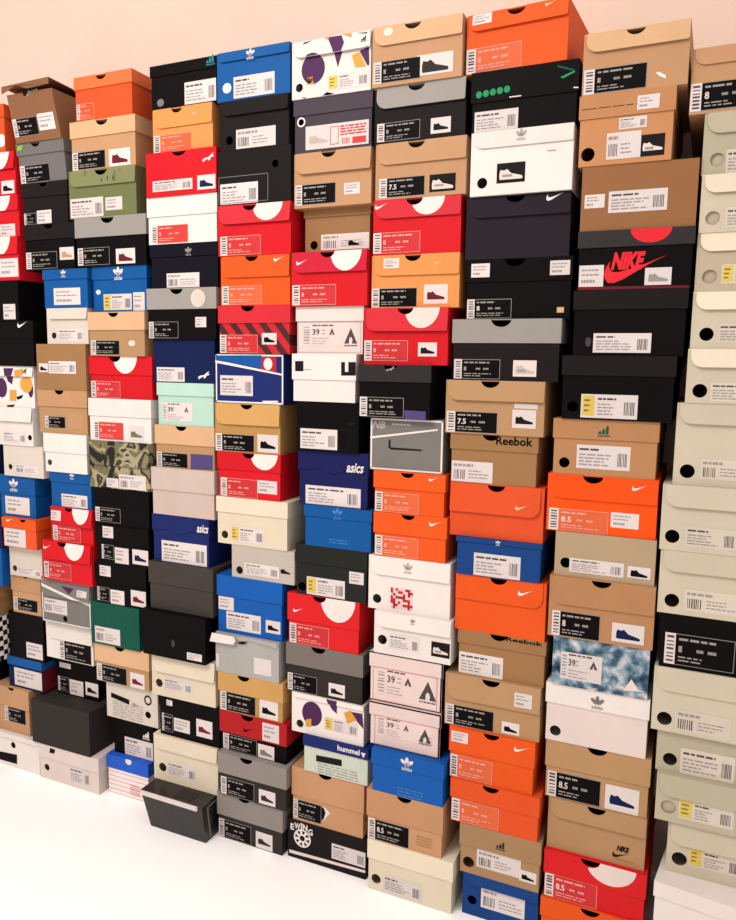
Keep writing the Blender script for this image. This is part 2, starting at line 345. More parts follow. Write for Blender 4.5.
# ------------------------------------------------------------------ shoe boxes
# label, left x, width, base z, height, lid height, front offset, body colour, lid colour, kind, printed things (mm from lower left of the end), options
BOXES = [
('dark navy shoe box at left edge beside two white boxes', -2.1919, 0.1424, 0.9717, 0.1223, 0, -0.0068, 'navy', 'navy', 'n', [], {}),
('blue shoe box at left edge beside the blue trefoil box', -2.226, 0.1825, 0.8299, 0.1418, 0.0426, 0.0045, 'blue', 'blue', 'w', [], {}),
('navy shoe box at left edge beside the orange box', -2.1991, 0.1716, 0.7477, 0.0822, 0, -0.001, 'navy', 'navy', 'n', [], {}),
('bright blue shoe box at left edge beside the cream box', -2.2227, 0.1858, 0.621, 0.1268, 0, 0.0036, 'blue', 'blue', 'n', [], {}),
('brown shoe box at left edge beside the small tan box', -2.2659, 0.1968, 0.5131, 0.1078, 0.0495, 0.0076, 'kraft', 'kraft', 'w', [], {}),
('black shoe box with white checkered end at left edge', -2.2668, 0.1966, 0.3613, 0.1519, 0, 0.0006, 'checker', 'black', 'n', [], {}),
('plain black shoe box cut by left photo edge', -2.2965, 0.1698, 0.2437, 0.1176, 0, 0.0, 'black', 'black', 'n', [('st', '', [231.1, 65.6, 253.2, 103.3], '')], {}),
('tan shoe box mostly outside left photo edge', -2.3471, 0.212, 0.1227, 0.121, 0.0578, -0.0068, 'tan', 'tan', 'w', [], {}),
('white shoe box mostly outside left photo edge', -2.3613, 0.219, 0.0, 0.1227, 0.0627, -0.0037, 'white', 'white', 'w', [], {}),
('orange shoe box at upper left edge, topmost there', -2.1241, 0.1839, 1.9556, 0.1359, 0.0366, 0.0, 'orangered', 'orangered', 'w', [('ell', '', [165.9, 34.1, 19.5, 18.3], 'white')], {}),
('red shoe box with white half disc and shoe sticker at left edge', -2.0857, 0.1829, 1.8317, 0.1238, 0.0492, 0.0029, 'red', 'red', 'f', [('disc', '', [84.3, 71.4, 162.8, 121.9], 'white'), ('pic', '', [122.9, 5.2, 176.1, 42.4], 'black')], {}),
('red shoe box with white half disc and pale label at left edge', -2.0926, 0.1927, 1.7124, 0.1193, 0.0434, 0.0049, 'red', 'red', 'f', [('disc', '', [80.6, 70.8, 161.7, 116.6], 'white'), ('st', '', [112.2, -0.1, 175.1, 37.8], '')], {}),
('lowest of the red boxes with white half discs at left edge', -2.0889, 0.1894, 1.5843, 0.1281, 0.0513, -0.0019, 'red', 'red', 'f', [('disc', '', [76.6, 74.0, 160.0, 119.7], 'white'), ('st', '', [109.4, 10.3, 185.9, 64.4], '')], {}),
('black shoe box with small white label at left edge', -2.0961, 0.191, 1.4644, 0.12, 0, -0.0069, 'black', 'black', 'n', [('st', '', [127.8, 4.4, 177.6, 49.6], '')], {}),
('black shoe box with small white swoosh on lid', -2.079, 0.2281, 1.3284, 0.1359, 0.0512, -0.0034, 'black', 'black', 'w', [('sw', '', [164.4, 114.5, 44.7], 'white')], {}),
('white shoe box printed with purple and yellow shapes at left edge', -2.0917, 0.2228, 1.2019, 0.1266, 0.0307, 0.0066, 'white', 'white', 'f', [('ell', '', [86.3, 58.7, 22.5, 30.3], 'plum'), ('poly', '', [101.4, 119.3, 143.0, 120.0, 130.8, 69.9, 112.9, 79.5], 'plum'), ('ell', '', [190.3, 71.4, 25.3, 25.1], 'ochre'), ('poly', '', [147.2, 113.4, 184.1, 120.6, 182.8, 97.6, 150.6, 93.6], 'ochre'), ('poly', '', [120.5, 52.9, 148.2, 53.7, 146.2, 20.2, 118.4, 19.3], 'ochre'), ('ell', '', [207.4, 55.3, 10.8, 23.1], 'plum'), ('poly', '', [147.0, 32.3, 174.9, 39.8, 169.7, 29.0, 151.0, 23.7], 'black'), ('mtn', '', [191.0, 114.2, 19.8], 'black'), ('poly', '', [103.6, 5.3, 140.9, 8.7, 131.2, 0.9, 107.8, -1.3], 'black')], {}),
('white shoe box with black finger hole right of its label', -2.031, 0.1636, 1.0852, 0.1167, 0.0419, -0.0046, 'white', 'white', 'f', [('hole', '', [149.1, 26.8, 8.7], ''), ('ad', '', [35.5, 7.8, 132.9, 41.6], '')], {}),
('off white shoe box with long grey printed label low down', -2.0015, 0.1663, 0.9879, 0.0973, 0, -0.0008, 'offwhite', 'offwhite', 'n', [('hole', '', [26.8, 28.2, 8.9], ''), ('ad', '', [46.9, 10.7, 148.0, 37.9], '')], {}),
('blue shoe box with white trefoil logo left of another blue box', -2.0386, 0.1546, 0.855, 0.1329, 0.0588, 0.0069, 'blue', 'blue', 'w', [('tre', '', [64.6, 101.6, 37.6], 'white'), ('st', '', [22.3, 8.6, 126.3, 64.5], '')], {}),
('orange shoe box with pale panel covering its left half', -2.0161, 0.1463, 0.761, 0.094, 0.0328, -0.0076, 'orangered', 'orange', 'w', [('st', '', [6.6, 0.7, 98.5, 60.4], ''), ('sw', '', [22.0, 88.5, 28.5], 'white')], {'n': 0.62}),
('cream shoe box with dark hole under orange box at left', -2.0205, 0.14, 0.6594, 0.1016, 0, 0.02, 'offwhite', 'offwhite', 'n', [('hole', '', [20.7, 22.9, 10.1], ''), ('ad', '', [31.6, 7.4, 136.0, 28.9], '')], {}),
('small tan notched shoe box between cream and black boxes at left', -2.0319, 0.1309, 0.5308, 0.1286, 0.0545, 0.03, 'tan', 'tan', 'w', [('nk', '', [7.0, 9.3, 111.6, 49.6], 'black')], {'n': 0.5}),
('black shoe box with one square white sticker lower right', -2.0516, 0.1533, 0.3767, 0.1541, 0, 0.03, 'black', 'black', 'n', [('st', '', [76.3, 9.0, 146.8, 60.8], '')], {}),
('navy shoe box with blue lid and dark red side', -2.0651, 0.1545, 0.2718, 0.105, 0.0285, 0.03, 'navy', 'blue', 'w', [('st', '', [27.7, 7.1, 150.4, 67.4], '')], {'side': 'maroon'}),
('tan shoe box half hidden behind the dark grey box', -2.1217, 0.1583, 0.115, 0.1568, 0.0677, 0.0193, 'tan', 'tan', 'w', [('nk', '', [43.8, 36.4, 139.2, 94.1], 'black')], {'n': 0.5}),
('white shoe box on floor at far left with dark corner panel', -2.1231, 0.2077, 0.0, 0.115, 0.0151, 0.0095, 'white', 'white', 'n', [('hole', '', [90.8, 77.2, 10.8], ''), ('poly', '', [2.6, 40.0, 106.8, 47.3, 104.8, 13.8, 0.8, 12.3], 'black'), ('poly', '', [141.7, 138.7, 172.9, 139.6, 172.4, 130.5, 145.2, 130.4], 'black'), ('poly', '', [45.0, 145.8, 94.9, 145.2, 94.4, 137.5, 64.5, 137.0], 'black')], {}),
('crushed brown shoe box with its lid lifted open', -1.8938, 0.1735, 1.9735, 0.1384, 0, 0.0004, 'brown', 'brown', 'open', [('nk', '', [-5.4, 17.5, 96.9, 68.2], 'black'), ('st', '', [100.2, 26.7, 161.4, 73.6], '')], {'n': 0.45, 'sh': -0.0303}),
('grey shoe box with thumb notch and black label', -1.8895, 0.1854, 1.8597, 0.1138, 0.0337, 0.004, 'grey', 'grey', 'w', [('nk', '', [2.0, 0.2, 119.7, 51.6], 'black'), ('poly', '', [9.2, 108.1, 29.2, 109.2, 23.2, 96.4, 4.0, 94.6], 'lime')], {'n': 0.42, 'sh': -0.011}),
('charcoal shoe box with two white stickers', -1.8829, 0.1789, 1.7414, 0.1183, 0.0399, 0.0027, 'charcoal', 'charcoal', 'w', [('nk', '', [0.5, -3.0, 52.6, 34.1], 'black'), ('st', '', [55.6, -0.1, 112.5, 39.6], '')], {'n': 0.48}),
('black shoe box with tan picture sticker above blue box', -1.8787, 0.1951, 1.6097, 0.1317, 0.0439, -0.0005, 'black', 'charcoal', 'w', [('nk', '', [1.8, 5.0, 124.8, 52.8], 'black'), ('pic', '', [135.9, 27.2, 189.8, 62.5], 'tan')], {'n': 0.5}),
('blue shoe box with white label beside a similar one', -1.8048, 0.1722, 1.4993, 0.1104, 0.0282, -0.0047, 'blue', 'blue', 'w', [('st', '', [39.3, 9.1, 141.8, 57.2], ''), ('tre', '', [81.9, 97.5, 19.9], 'white')], {}),
('cream shoe box with black hole between blue and brown boxes', -1.7995, 0.1579, 1.3961, 0.1032, 0.0312, -0.0001, 'offwhite', 'offwhite', 'f', [('hole', '', [26.0, 24.2, 9.5], ''), ('ad', '', [43.1, 8.5, 141.2, 42.9], '')], {}),
('plain brown shoe box with white label and shoe picture', -1.8441, 0.1922, 1.2613, 0.1348, 0, -0.002, 'kraft', 'kraft', 'n', [('pic', '', [8.5, 51.1, 45.3, 76.9], 'black'), ('ad', '', [48.0, 48.1, 154.5, 84.3], '')], {}),
('tan shoe box with pale tan square, under plain brown box', -1.8491, 0.1953, 1.1302, 0.1311, 0.0504, -0.0004, 'tankraft', 'tan', 'w', [('nk', '', [25.2, 16.3, 106.4, 50.9], 'black'), ('poly', '', [119.8, 64.1, 177.3, 66.5, 175.2, 17.1, 117.4, 14.3], 'tan')], {'n': 0.45}),
('white shoe box with single black finger hole at left', -1.8302, 0.1702, 1.0132, 0.117, 0.0564, -0.0021, 'white', 'white', 'w', [('hole', '', [19.6, 27.7, 9.3], '')], {}),
('blue shoe box with white label above red boxes', -1.8186, 0.1633, 0.906, 0.1071, 0.0304, 0.0054, 'blue', 'blue', 'w', [('ad', '', [42.8, 0.9, 145.2, 40.9], ''), ('tre', '', [90.2, 98.1, 17.3], 'white')], {}),
('upper of two red boxes with white half discs near left', -1.8189, 0.1677, 0.7986, 0.1074, 0.0546, 0.0043, 'red', 'red', 'f', [('disc', '', [90.2, 61.2, 154.8, 104.6], 'white'), ('nk', '', [8.0, 1.2, 118.3, 48.7], 'redpanel'), ('st', '', [6.5, 65.1, 46.6, 95.6], '')], {'n': 0.45}),
('lower of two red boxes with white half discs near left', -1.8506, 0.1978, 0.6738, 0.1248, 0.0555, -0.003, 'red', 'red', 'f', [('disc', '', [93.5, 74.5, 172.0, 118.5], 'white'), ('nk', '', [5.3, 7.4, 115.6, 57.1], 'redpanel'), ('sw', '', [9.1, 97.5, 32.6], 'white')], {'n': 0.42}),
('grey shoe box outlined with white lines and diagonal flap edge', -1.8755, 0.2018, 0.5312, 0.1426, 0.0553, 0.01, 'grey2', 'grey2', 'n', [('frame', '', [], 'white'), ('poly', '', [0.2, 125.0, 203.3, 80.5, 203.0, 72.3, -0.2, 116.5], 'white'), ('ad', '', [10.0, 31.1, 105.9, 77.0], ''), ('poly', '', [86.6, 124.7, 139.8, 123.0, 121.2, 103.2], 'plum'), ('st', '', [152.3, 99.9, 191.7, 120.6], ''), ('hole', '', [95.0, 18.6, 9.2], '')], {}),
('white shoe box with large black label panel', -1.8845, 0.1946, 0.4049, 0.1263, 0.06, 0.03, 'white', 'white', 'f', [('nk', '', [54.8, -2.2, 186.4, 66.0], 'black')], {}),
('black shoe box with three small stickers behind dark box', -1.8932, 0.1803, 0.2651, 0.1398, 0.0509, 0.07, 'black', 'black', 'w', [('st', '', [18.7, 76.3, 66.0, 107.6], ''), ('nk', '', [6.3, 8.6, 54.0, 57.4], 'black'), ('st', '', [56.2, 4.6, 114.2, 55.2], ''), ('pic', '', [123.2, 14.5, 182.6, 58.6], 'black')], {}),
('plain dark grey box jutting out in front of the stack', -1.9306, 0.2432, 0.1195, 0.1456, 0, 0.0, 'darkgrey', 'darkgrey', 'n', [], {}),
('pale pinkish shoe box on floor under the dark grey box', -1.9104, 0.2546, 0.0, 0.1195, 0.0473, 0.0025, 'pinkwhite', 'pinkwhite', 'w', [('hole', '', [32.1, 38.2, 11.4], ''), ('ad', '', [131.4, 14.9, 213.7, 66.7], ''), ('poly', '', [53.8, 111.8, 75.1, 109.3, 69.7, 94.8, 49.1, 94.4], 'black')], {'side': 'offwhite'}),
('orange shoe box with thumb notch, topmost of its stack', -1.6637, 0.2037, 2.0086, 0.1161, 0.0333, -0.0021, 'orangered', 'orange2', 'w', [('nk', '', [5.8, 5.3, 68.5, 45.3], 'orangered')], {'n': 0.48}),
('tan shoe box with white sticker showing a dark red shoe', -1.6855, 0.2308, 1.8781, 0.1306, 0.0436, -0.0007, 'tan', 'tanlight', 'w', [('nk', '', [2.7, -0.2, 122.7, 49.1], 'black'), ('pic', '', [136.1, -2.2, 210.3, 47.3], 'maroon')], {'n': 0.5}),
('olive green shoe box with scuffed lid and white labels', -1.699, 0.2402, 1.7481, 0.13, 0.044, 0.0035, 'olive', 'olive2', 'f', [('ad', '', [3.7, 1.8, 123.7, 55.1], ''), ('st', '', [131.9, 16.3, 191.3, 51.1], ''), ('scuff', '', [122.9, 106.4, 7.8], '')], {'n': 0.5}),
('black shoe box with grey lid and pink shoe sticker', -1.6785, 0.2544, 1.6127, 0.1354, 0.0539, -0.0014, 'black', 'midgrey', 'w', [('nk', '', [6.5, 5.0, 122.4, 52.9], 'black'), ('pic', '', [145.8, 4.9, 213.1, 45.9], 'maroon')], {'n': 0.47}),
('blue shoe box with yellow and white label below grey lid', -1.6277, 0.1979, 1.4862, 0.1265, 0.0356, 0.0065, 'blue', 'blue', 'w', [('tre', '', [97.7, 103.8, 34.8], 'white'), ('ady', '', [39.8, 5.7, 141.7, 50.2], ''), ('st', '', [147.1, 2.8, 187.5, 53.2], ''), ('ell', '', [20.8, 56.6, 8.8, 6.7], 'white')], {}),
('tan shoe box with black label above the red box', -1.6365, 0.2052, 1.3631, 0.1231, 0.0505, -0.0051, 'tankraft', 'tanlight', 'w', [('nk', '', [8.6, 3.0, 112.5, 43.4], 'black'), ('ell', '', [157.2, 35.8, 12.3, 8.4], 'offwhite')], {'n': 0.46}),
('red shoe box with white half disc above white lidded box', -1.6464, 0.2288, 1.2416, 0.1215, 0.0533, 0.0039, 'red', 'red', 'w', [('disc', '', [90.3, 72.2, 176.6, 118.0], 'white'), ('nk', '', [-1.7, 2.0, 111.8, 48.9], 'redpanel')], {'n': 0.42}),
('white lidded shoe box with red label panel on camouflage box', -1.6488, 0.2292, 1.1188, 0.1228, 0.0509, -0.0012, 'white', 'white', 'w', [('nk', '', [17.3, 4.2, 126.8, 54.7], 'redpanel2'), ('pic', '', [146.3, 6.7, 201.0, 47.0], 'olive')], {}),
('camouflage printed shoe box with rumpled lid', -1.6504, 0.2211, 0.9808, 0.138, 0.0705, -0.0012, 'camo', 'camo', 'f', [('st', '', [62.4, 2.9, 107.2, 29.9], ''), ('ad', '', [109.7, 1.3, 206.4, 43.7], ''), ('st', '', [7.8, -14.9, 41.1, 4.6], '')], {}),
('black shoe box with narrow barcode directly under camouflage box', -1.6435, 0.205, 0.8682, 0.1126, 0.0412, 0.0022, 'black', 'black', 'w', [('nk', '', [2.8, 9.0, 98.1, 51.5], 'black')], {}),
('black shoe box with white lid sticker and three bottom stickers', -1.6385, 0.1968, 0.7517, 0.1165, 0.0532, 0.0004, 'black', 'black', 'w', [('st', '', [28.6, 79.1, 68.4, 113.2], ''), ('nk', '', [20.5, 13.9, 66.3, 57.0], 'black'), ('st', '', [70.0, 5.8, 121.6, 53.1], ''), ('pic', '', [135.2, 10.6, 196.6, 54.7], 'navy')], {}),
('black shoe box with tilted lid sticker above green box', -1.6479, 0.191, 0.6273, 0.1244, 0.0599, 0.0039, 'black', 'black', 'w', [('st', '', [18.3, 84.0, 60.4, 116.2], ''), ('nk', '', [4.4, 5.9, 51.1, 47.9], 'black'), ('st', '', [54.9, 1.6, 107.3, 45.2], ''), ('pic', '', [131.8, 6.6, 188.4, 54.1], 'maroon')], {}),
('dark green shoe box with a white label', -1.6687, 0.1849, 0.4968, 0.1305, 0, 0.0026, 'green', 'green', 'n', [('ad', '', [15.3, 6.2, 112.1, 55.5], '')], {}),
('tan shoe box with notch below dark green box', -1.6648, 0.2089, 0.3746, 0.1222, 0.0587, 0.0094, 'tankraft', 'tanlight', 'w', [('nk', '', [5.8, -4.1, 121.3, 55.1], 'black'), ('pic', '', [134.9, -0.1, 189.4, 49.1], 'maroon')], {'n': 0.47}),
('off white shoe box with black bar, ring and hole', -1.6358, 0.1977, 0.2581, 0.1165, 0, 0.0246, 'offwhite', 'offwhite', 'n', [('poly', '', [18.6, 78.9, 89.7, 68.6, 89.2, 53.2, 18.0, 63.3], 'black'), ('ring', '', [161.3, 81.7, 12.3, 13.8], 'black'), ('hole', '', [160.1, 34.7, 11.1], ''), ('poly', '', [102.9, 64.3, 126.0, 55.2, 102.5, 49.0], 'midgrey'), ('lines', '', [23.3, 4.4, 142.2, 57.1], '')], {}),
('black shoe box with mountain logo above blue lidded box', -1.6397, 0.1584, 0.1267, 0.1314, 0.0684, 0.05, 'black', 'black', 'w', [('mtn', '', [132.0, 83.6, 30.2], 'white'), ('ad', '', [44.7, -7.9, 154.2, 60.3], '')], {}),
('white lined shoe box with bright blue lid on floor', -1.6508, 0.1624, 0.0, 0.1267, 0.0431, 0.0319, 'striped', 'royal', 'w', [('ell', '', [86.6, 119.4, 12.0, 10.1], 'white'), ('lines', '', [87.9, 9.6, 126.5, 45.8], 'redpanel2')], {}),
('black shoe box with teal logo, topmost of its stack', -1.4068, 0.2131, 2.0097, 0.1132, 0.0269, 0.0073, 'black', 'black', 'w', [('mtn', '', [194.5, 106.0, 29.8], 'teal'), ('ad', '', [110.4, 5.6, 213.4, 60.2], ''), ('ell', '', [31.8, 19.8, 11.4, 9.8], 'grey2')], {}),
('light orange shoe box with orange label panel above red box', -1.3963, 0.192, 1.8986, 0.1111, 0.0486, 0.0029, 'orange3', 'orange3', 'f', [('nk', '', [2.8, 1.7, 125.0, 45.5], 'orangepanel'), ('sw', '', [131.0, 84.6, 34.0], 'tanlight')], {'n': 0.42}),
('red shoe box with leaping cat logo and two labels', -1.4144, 0.2242, 1.7851, 0.1135, 0, -0.0071, 'red', 'red', 'n', [('cat', '', [205.7, 86.7, 40.0], 'white'), ('ad', '', [21.3, 13.2, 150.1, 40.8], ''), ('pic', '', [165.4, 9.0, 221.7, 44.7], 'navy')], {'n': 0.48}),
('white lidded shoe box with red label panel below red box', -1.4177, 0.2268, 1.6631, 0.1221, 0.0501, -0.0031, 'white', 'white', 'w', [('nk', '', [12.0, -2.0, 132.8, 48.8], 'redpanel2')], {}),
('black shoe box with white barcode label above grey lid', -1.4146, 0.2226, 1.5463, 0.1168, 0.0332, 0.0015, 'blacknavy', 'blacknavy', 'w', [('ad', '', [53.5, 1.7, 160.7, 39.9], ''), ('tre', '', [128.3, 94.1, 21.1], 'midgrey')], {}),
('black shoe box with grey lid and oval white sticker', -1.4247, 0.2281, 1.4109, 0.1354, 0.0557, -0.0042, 'black', 'midgrey', 'w', [('nk', '', [-1.8, 0.7, 103.0, 46.4], 'black'), ('ell', '', [170.8, 106.9, 23.7, 23.7], 'offwhite'), ('st', '', [159.2, 31.2, 194.3, 58.0], '')], {'n': 0.44}),
('navy shoe box with tiny white cat logo and label', -1.4127, 0.2021, 1.2923, 0.1186, 0, 0.0074, 'navy', 'navy', 'n', [('ad', '', [9.4, 3.0, 103.5, 41.7], ''), ('cat', '', [168.1, 21.4, 42.2], 'white')], {}),
('mint green shoe box with white triangle logo label', -1.4048, 0.1911, 1.1744, 0.1179, 0.0354, 0.0071, 'mint', 'mint', 'w', [('lc', '', [15.9, 11.8, 119.5, 62.9], '')], {}),
('tan shoe box with black label and purple sticker', -1.4146, 0.2009, 1.0545, 0.1199, 0.0528, 0.0056, 'tankraft', 'tanlight', 'w', [('nk', '', [-0.9, -3.3, 109.7, 42.7], 'black'), ('poly', '', [119.6, 43.6, 193.2, 43.5, 192.6, 3.4, 118.8, 1.2], 'purple')], {'n': 0.45}),
('plain pinkish grey shoe box without any label', -1.4243, 0.2155, 0.9204, 0.1341, 0.0633, -0.0004, 'pinkgrey', 'pinkgrey', 'w', [], {}),
('navy shoe box with white running brand lettering and wavy lid', -1.4298, 0.1962, 0.7814, 0.139, 0.052, 0.0055, 'navyblue', 'navyblue', 'v', [('tx', 'asics', [156.2, 98.2, 205.7, 121.0], 'white'), ('ad', '', [30.8, -0.2, 186.6, 62.7], '')], {}),
('plain dark grey shoe box without label below navy box', -1.4368, 0.2233, 0.6432, 0.1382, 0.0621, -0.0059, 'darkgrey2', 'darkgrey2', 'w', [], {}),
('black shoe box with small white label at lower right corner', -1.4519, 0.2231, 0.5095, 0.1337, 0.0614, -0.025, 'black', 'black', 'w', [('st', '', [157.6, 8.3, 208.2, 29.3], ''), ('ell', '', [110.0, 46.7, 6.1, 11.6], 'darkgrey2')], {}),
('cream shoe box with black hole under a black box', -1.4372, 0.2232, 0.3797, 0.1298, 0.0543, -0.0006, 'cream', 'cream', 'f', [('hole', '', [25.8, 37.4, 12.7], ''), ('ad', '', [43.0, 24.1, 143.9, 57.1], '')], {}),
('black shoe box with picture sticker between two cream boxes', -1.4182, 0.2162, 0.2569, 0.1228, 0.0327, 0.0039, 'black', 'black', 'w', [('st', '', [29.5, 94.8, 50.8, 111.6], ''), ('nk', '', [9.7, 11.9, 49.5, 66.0], 'black'), ('st', '', [53.2, 20.1, 110.1, 60.3], ''), ('pic', '', [133.0, 21.1, 189.0, 73.9], 'maroon')], {}),
('cream shoe box with hole above the glossy black box', -1.4367, 0.2277, 0.1158, 0.1411, 0.0415, -0.0002, 'cream', 'cream', 'f', [('hole', '', [31.4, 40.3, 13.8], ''), ('ad', '', [48.8, 23.0, 150.9, 63.8], '')], {}),
('glossy black box with white lid edge jutting out on floor', -1.4302, 0.2161, 0.0, 0.1158, 0, -0.0686, 'gloss', 'gloss', 'n', [], {'taper': 1}),
('bright blue shoe box with white trefoil logo, topmost of stack', -1.1866, 0.2109, 2.0026, 0.117, 0.0233, -0.0025, 'blue', 'blue', 'f', [('tre', '', [100.8, 111.4, 26.3], 'white'), ('ad', '', [49.1, 4.4, 167.8, 55.4], ''), ('ell', '', [29.6, 32.2, 13.0, 12.4], 'white')], {}),
('charcoal shoe box with hole and label below blue box', -1.1787, 0.2014, 1.8831, 0.1196, 0.0362, -0.0028, 'charcoal', 'charcoal', 'f', [('hole', '', [28.5, 25.2, 10.5], ''), ('ad', '', [48.8, 0.3, 164.4, 48.5], '')], {}),
('charcoal shoe box with thin outline and low white label', -1.1852, 0.2135, 1.7478, 0.1353, 0, -0.0032, 'charcoal', 'charcoal', 'n', [('hole', '', [169.2, 93.0, 9.3], ''), ('ad', '', [6.1, 3.9, 119.2, 54.6], ''), ('frm', '', [-3.8, 5.9, 149.1, 72.3], 'grey2')], {}),
('red shoe box with white half disc left of dull brown box', -1.1858, 0.2152, 1.6221, 0.1257, 0.0468, -0.0054, 'red', 'redpink', 'f', [('disc', '', [106.3, 82.2, 193.5, 125.9], 'white'), ('nk', '', [6.8, -1.0, 128.4, 49.4], 'redpanel')], {'n': 0.45}),
('orange shoe box with white swoosh between red boxes', -1.1811, 0.2067, 1.4975, 0.1246, 0.0543, -0.0014, 'orange', 'orange', 'f', [('nk', '', [3.2, -0.4, 124.0, 49.2], 'orangepanel'), ('sw', '', [161.3, 105.7, 31.5], 'white')], {'n': 0.46}),
('red lidded shoe box with diagonal dark stripes on its body', -1.1917, 0.2188, 1.3729, 0.1246, 0.0455, -0.0008, 'diag', 'redpink', 'w', [('nk', '', [-0.4, 1.5, 120.7, 49.2], 'redpanel'), ('pic', '', [133.8, 24.4, 177.8, 53.5], 'black')], {'n': 0.42}),
('navy blue shoe box edged in white with red logo tab', -1.2055, 0.2107, 1.2426, 0.1303, 0, 0.0044, 'navyblue', 'navyblue', 'n', [('frame', '', [], 'white'), ('poly', '', [-1.1, 114.0, 206.0, 80.5, 206.0, 76.1, -1.2, 106.5], 'white'), ('poly', '', [2.5, 125.5, 144.4, 126.9, 144.2, 93.4, 2.4, 112.3], 'blue2'), ('poly', '', [141.1, 126.8, 188.6, 127.3, 188.6, 80.2, 140.9, 84.9], 'crimson'), ('ad', '', [15.5, 20.7, 117.6, 73.3], ''), ('ell', '', [163.9, 104.8, 13.0, 15.6], 'white'), ('poly', '', [147.3, 9.6, 193.7, 11.2, 193.7, 6.7, 147.3, 5.1], 'white')], {'n': 0.42}),
('tan shoe box with shoe picture below white edged blue box', -1.2087, 0.2019, 1.1124, 0.1302, 0.0557, 0.0047, 'kraftgold', 'gold', 'f', [('nk', '', [1.2, 0.9, 123.2, 47.7], 'black'), ('pic', '', [133.3, 4.3, 196.1, 51.8], 'black')], {'n': 0.5}),
('red shoe box with white half disc and pink label above cream', -1.1988, 0.1975, 0.9898, 0.1227, 0.0472, 0.0004, 'red', 'red', 'w', [('disc', '', [105.6, 80.9, 188.7, 118.4], 'white'), ('nk', '', [8.3, 1.6, 125.5, 51.8], 'redpanel'), ('st', '', [125.5, 17.9, 185.4, 52.7], '')], {'n': 0.5}),
('cream shoe box with yellow label patch and black hole', -1.2037, 0.2242, 0.8599, 0.1298, 0.0424, -0.0006, 'cream', 'creamlight', 'w', [('hole', '', [25.2, 24.2, 10.9], ''), ('ady', '', [44.3, 9.3, 150.9, 51.0], '')], {}),
('pale grey shoe box with shoe printed beside its label', -1.1579, 0.1951, 0.7693, 0.0907, 0, 0.0045, 'offwhite2', 'offwhite2', 'n', [('hole', '', [24.3, 20.1, 10.9], ''), ('ad', '', [39.7, 11.1, 148.7, 44.0], ''), ('shoe', '', [154.0, 28.4, 183.1, 42.5], 'black')], {}),
('bright blue shoe box with three stickers above silver box', -1.2085, 0.2083, 0.6066, 0.1627, 0.0582, 0.0033, 'blue3', 'blue3', 'w', [('st', '', [-0.9, 63.9, 53.7, 101.2], ''), ('ad', '', [29.6, 11.0, 140.1, 61.7], ''), ('pic', '', [155.8, 20.0, 201.3, 55.2], 'black'), ('cat', '', [118.0, 58.0, 27.6], 'black')], {}),
('silver grey shoe box with folded white flap hanging out', -1.209, 0.2037, 0.4928, 0.1138, 0, -0.0029, 'silver', 'silver', 'flap', [('pic', '', [125.3, 14.9, 180.4, 61.2], 'pinkwhite'), ('st', '', [-3.1, 12.5, 11.5, 50.6], '')], {'n': 0.45}),
('tan shoe box with shoe picture below silver box', -1.2026, 0.2095, 0.3807, 0.1121, 0.0541, -0.0038, 'kraftgold', 'gold', 'w', [('nk', '', [6.5, -2.0, 121.2, 58.4], 'black'), ('pic', '', [134.4, 3.3, 192.9, 56.3], 'black')], {'n': 0.4}),
('black shoe box with dark red lid and white square sticker', -1.1968, 0.2175, 0.2654, 0.1153, 0.0624, -0.0045, 'black', 'red2', 'w', [('sw', '', [80.0, 67.2, 35.4], 'black'), ('st', '', [141.3, 56.4, 194.3, 108.5], ''), ('nk', '', [10.0, -9.8, 121.5, 48.2], 'black'), ('pic', '', [125.0, -2.5, 177.2, 41.9], 'grey2')], {'n': 0.42}),
('upper of two dark shoe boxes with grey notched lids', -1.193, 0.2217, 0.1403, 0.1251, 0.0601, -0.0216, 'darkgrey', 'midgrey2', 'w', [('nk', '', [7.9, -8.4, 117.5, 53.3], 'black'), ('pic', '', [132.9, 4.1, 185.6, 45.6], 'darkgrey')], {'n': 0.42}),
('lower of two dark grey lidded shoe boxes on the floor', -1.204, 0.2164, 0.0, 0.1403, 0.0707, -0.0112, 'darkgrey', 'midgrey2', 'w', [('nk', '', [2.5, -10.3, 112.6, 56.2], 'black'), ('pic', '', [128.2, 1.6, 182.6, 50.6], 'darkgrey')], {'n': 0.42}),
('white shoe box printed with purple shapes, topmost of stack', -0.9687, 0.2081, 1.9831, 0.1297, 0.0378, -0.0036, 'white', 'white', 'f', [('ell', '', [57.5, 64.5, 31.5, 34.3], 'plum'), ('poly', '', [96.4, 128.6, 133.4, 127.9, 141.0, 110.0, 122.9, 59.7, 111.0, 99.9], 'plum'), ('poly', '', [159.3, 81.1, 178.7, 85.5, 195.9, 52.2, 168.1, 52.6], 'ochre'), ('poly', '', [178.7, 87.9, 202.3, 94.0, 204.1, 53.5, 198.6, 54.2], 'plum'), ('poly', '', [29.5, 122.4, 35.4, 126.4, 55.9, 128.3, 38.3, 122.6], 'plum'), ('poly', '', [87.8, 127.4, 105.0, 132.1, 99.3, 123.3], 'ochre'), ('poly', '', [133.4, 130.3, 158.6, 131.2, 158.8, 119.3], 'ochre'), ('poly', '', [169.8, 127.2, 200.2, 124.9, 197.5, 121.6], 'plum'), ('poly', '', [41.7, 45.9, 56.4, 48.0, 59.5, 29.8, 40.0, 31.3], 'ochre'), ('poly', '', [83.1, 1.3, 94.6, 7.8, 114.9, 1.4, 100.5, 0.2], 'black'), ('poly', '', [27.0, 4.1, 39.0, 1.7, 36.0, -1.0], 'black'), ('poly', '', [149.1, 0.6, 171.6, 1.2, 160.4, -0.3], 'black'), ('mtn', '', [191.1, 112.2, 15.4], 'black'), ('hole', '', [19.8, 26.4, 10.0], ''), ('ady', '', [96.1, 10.0, 204.6, 43.9], '')], {}),
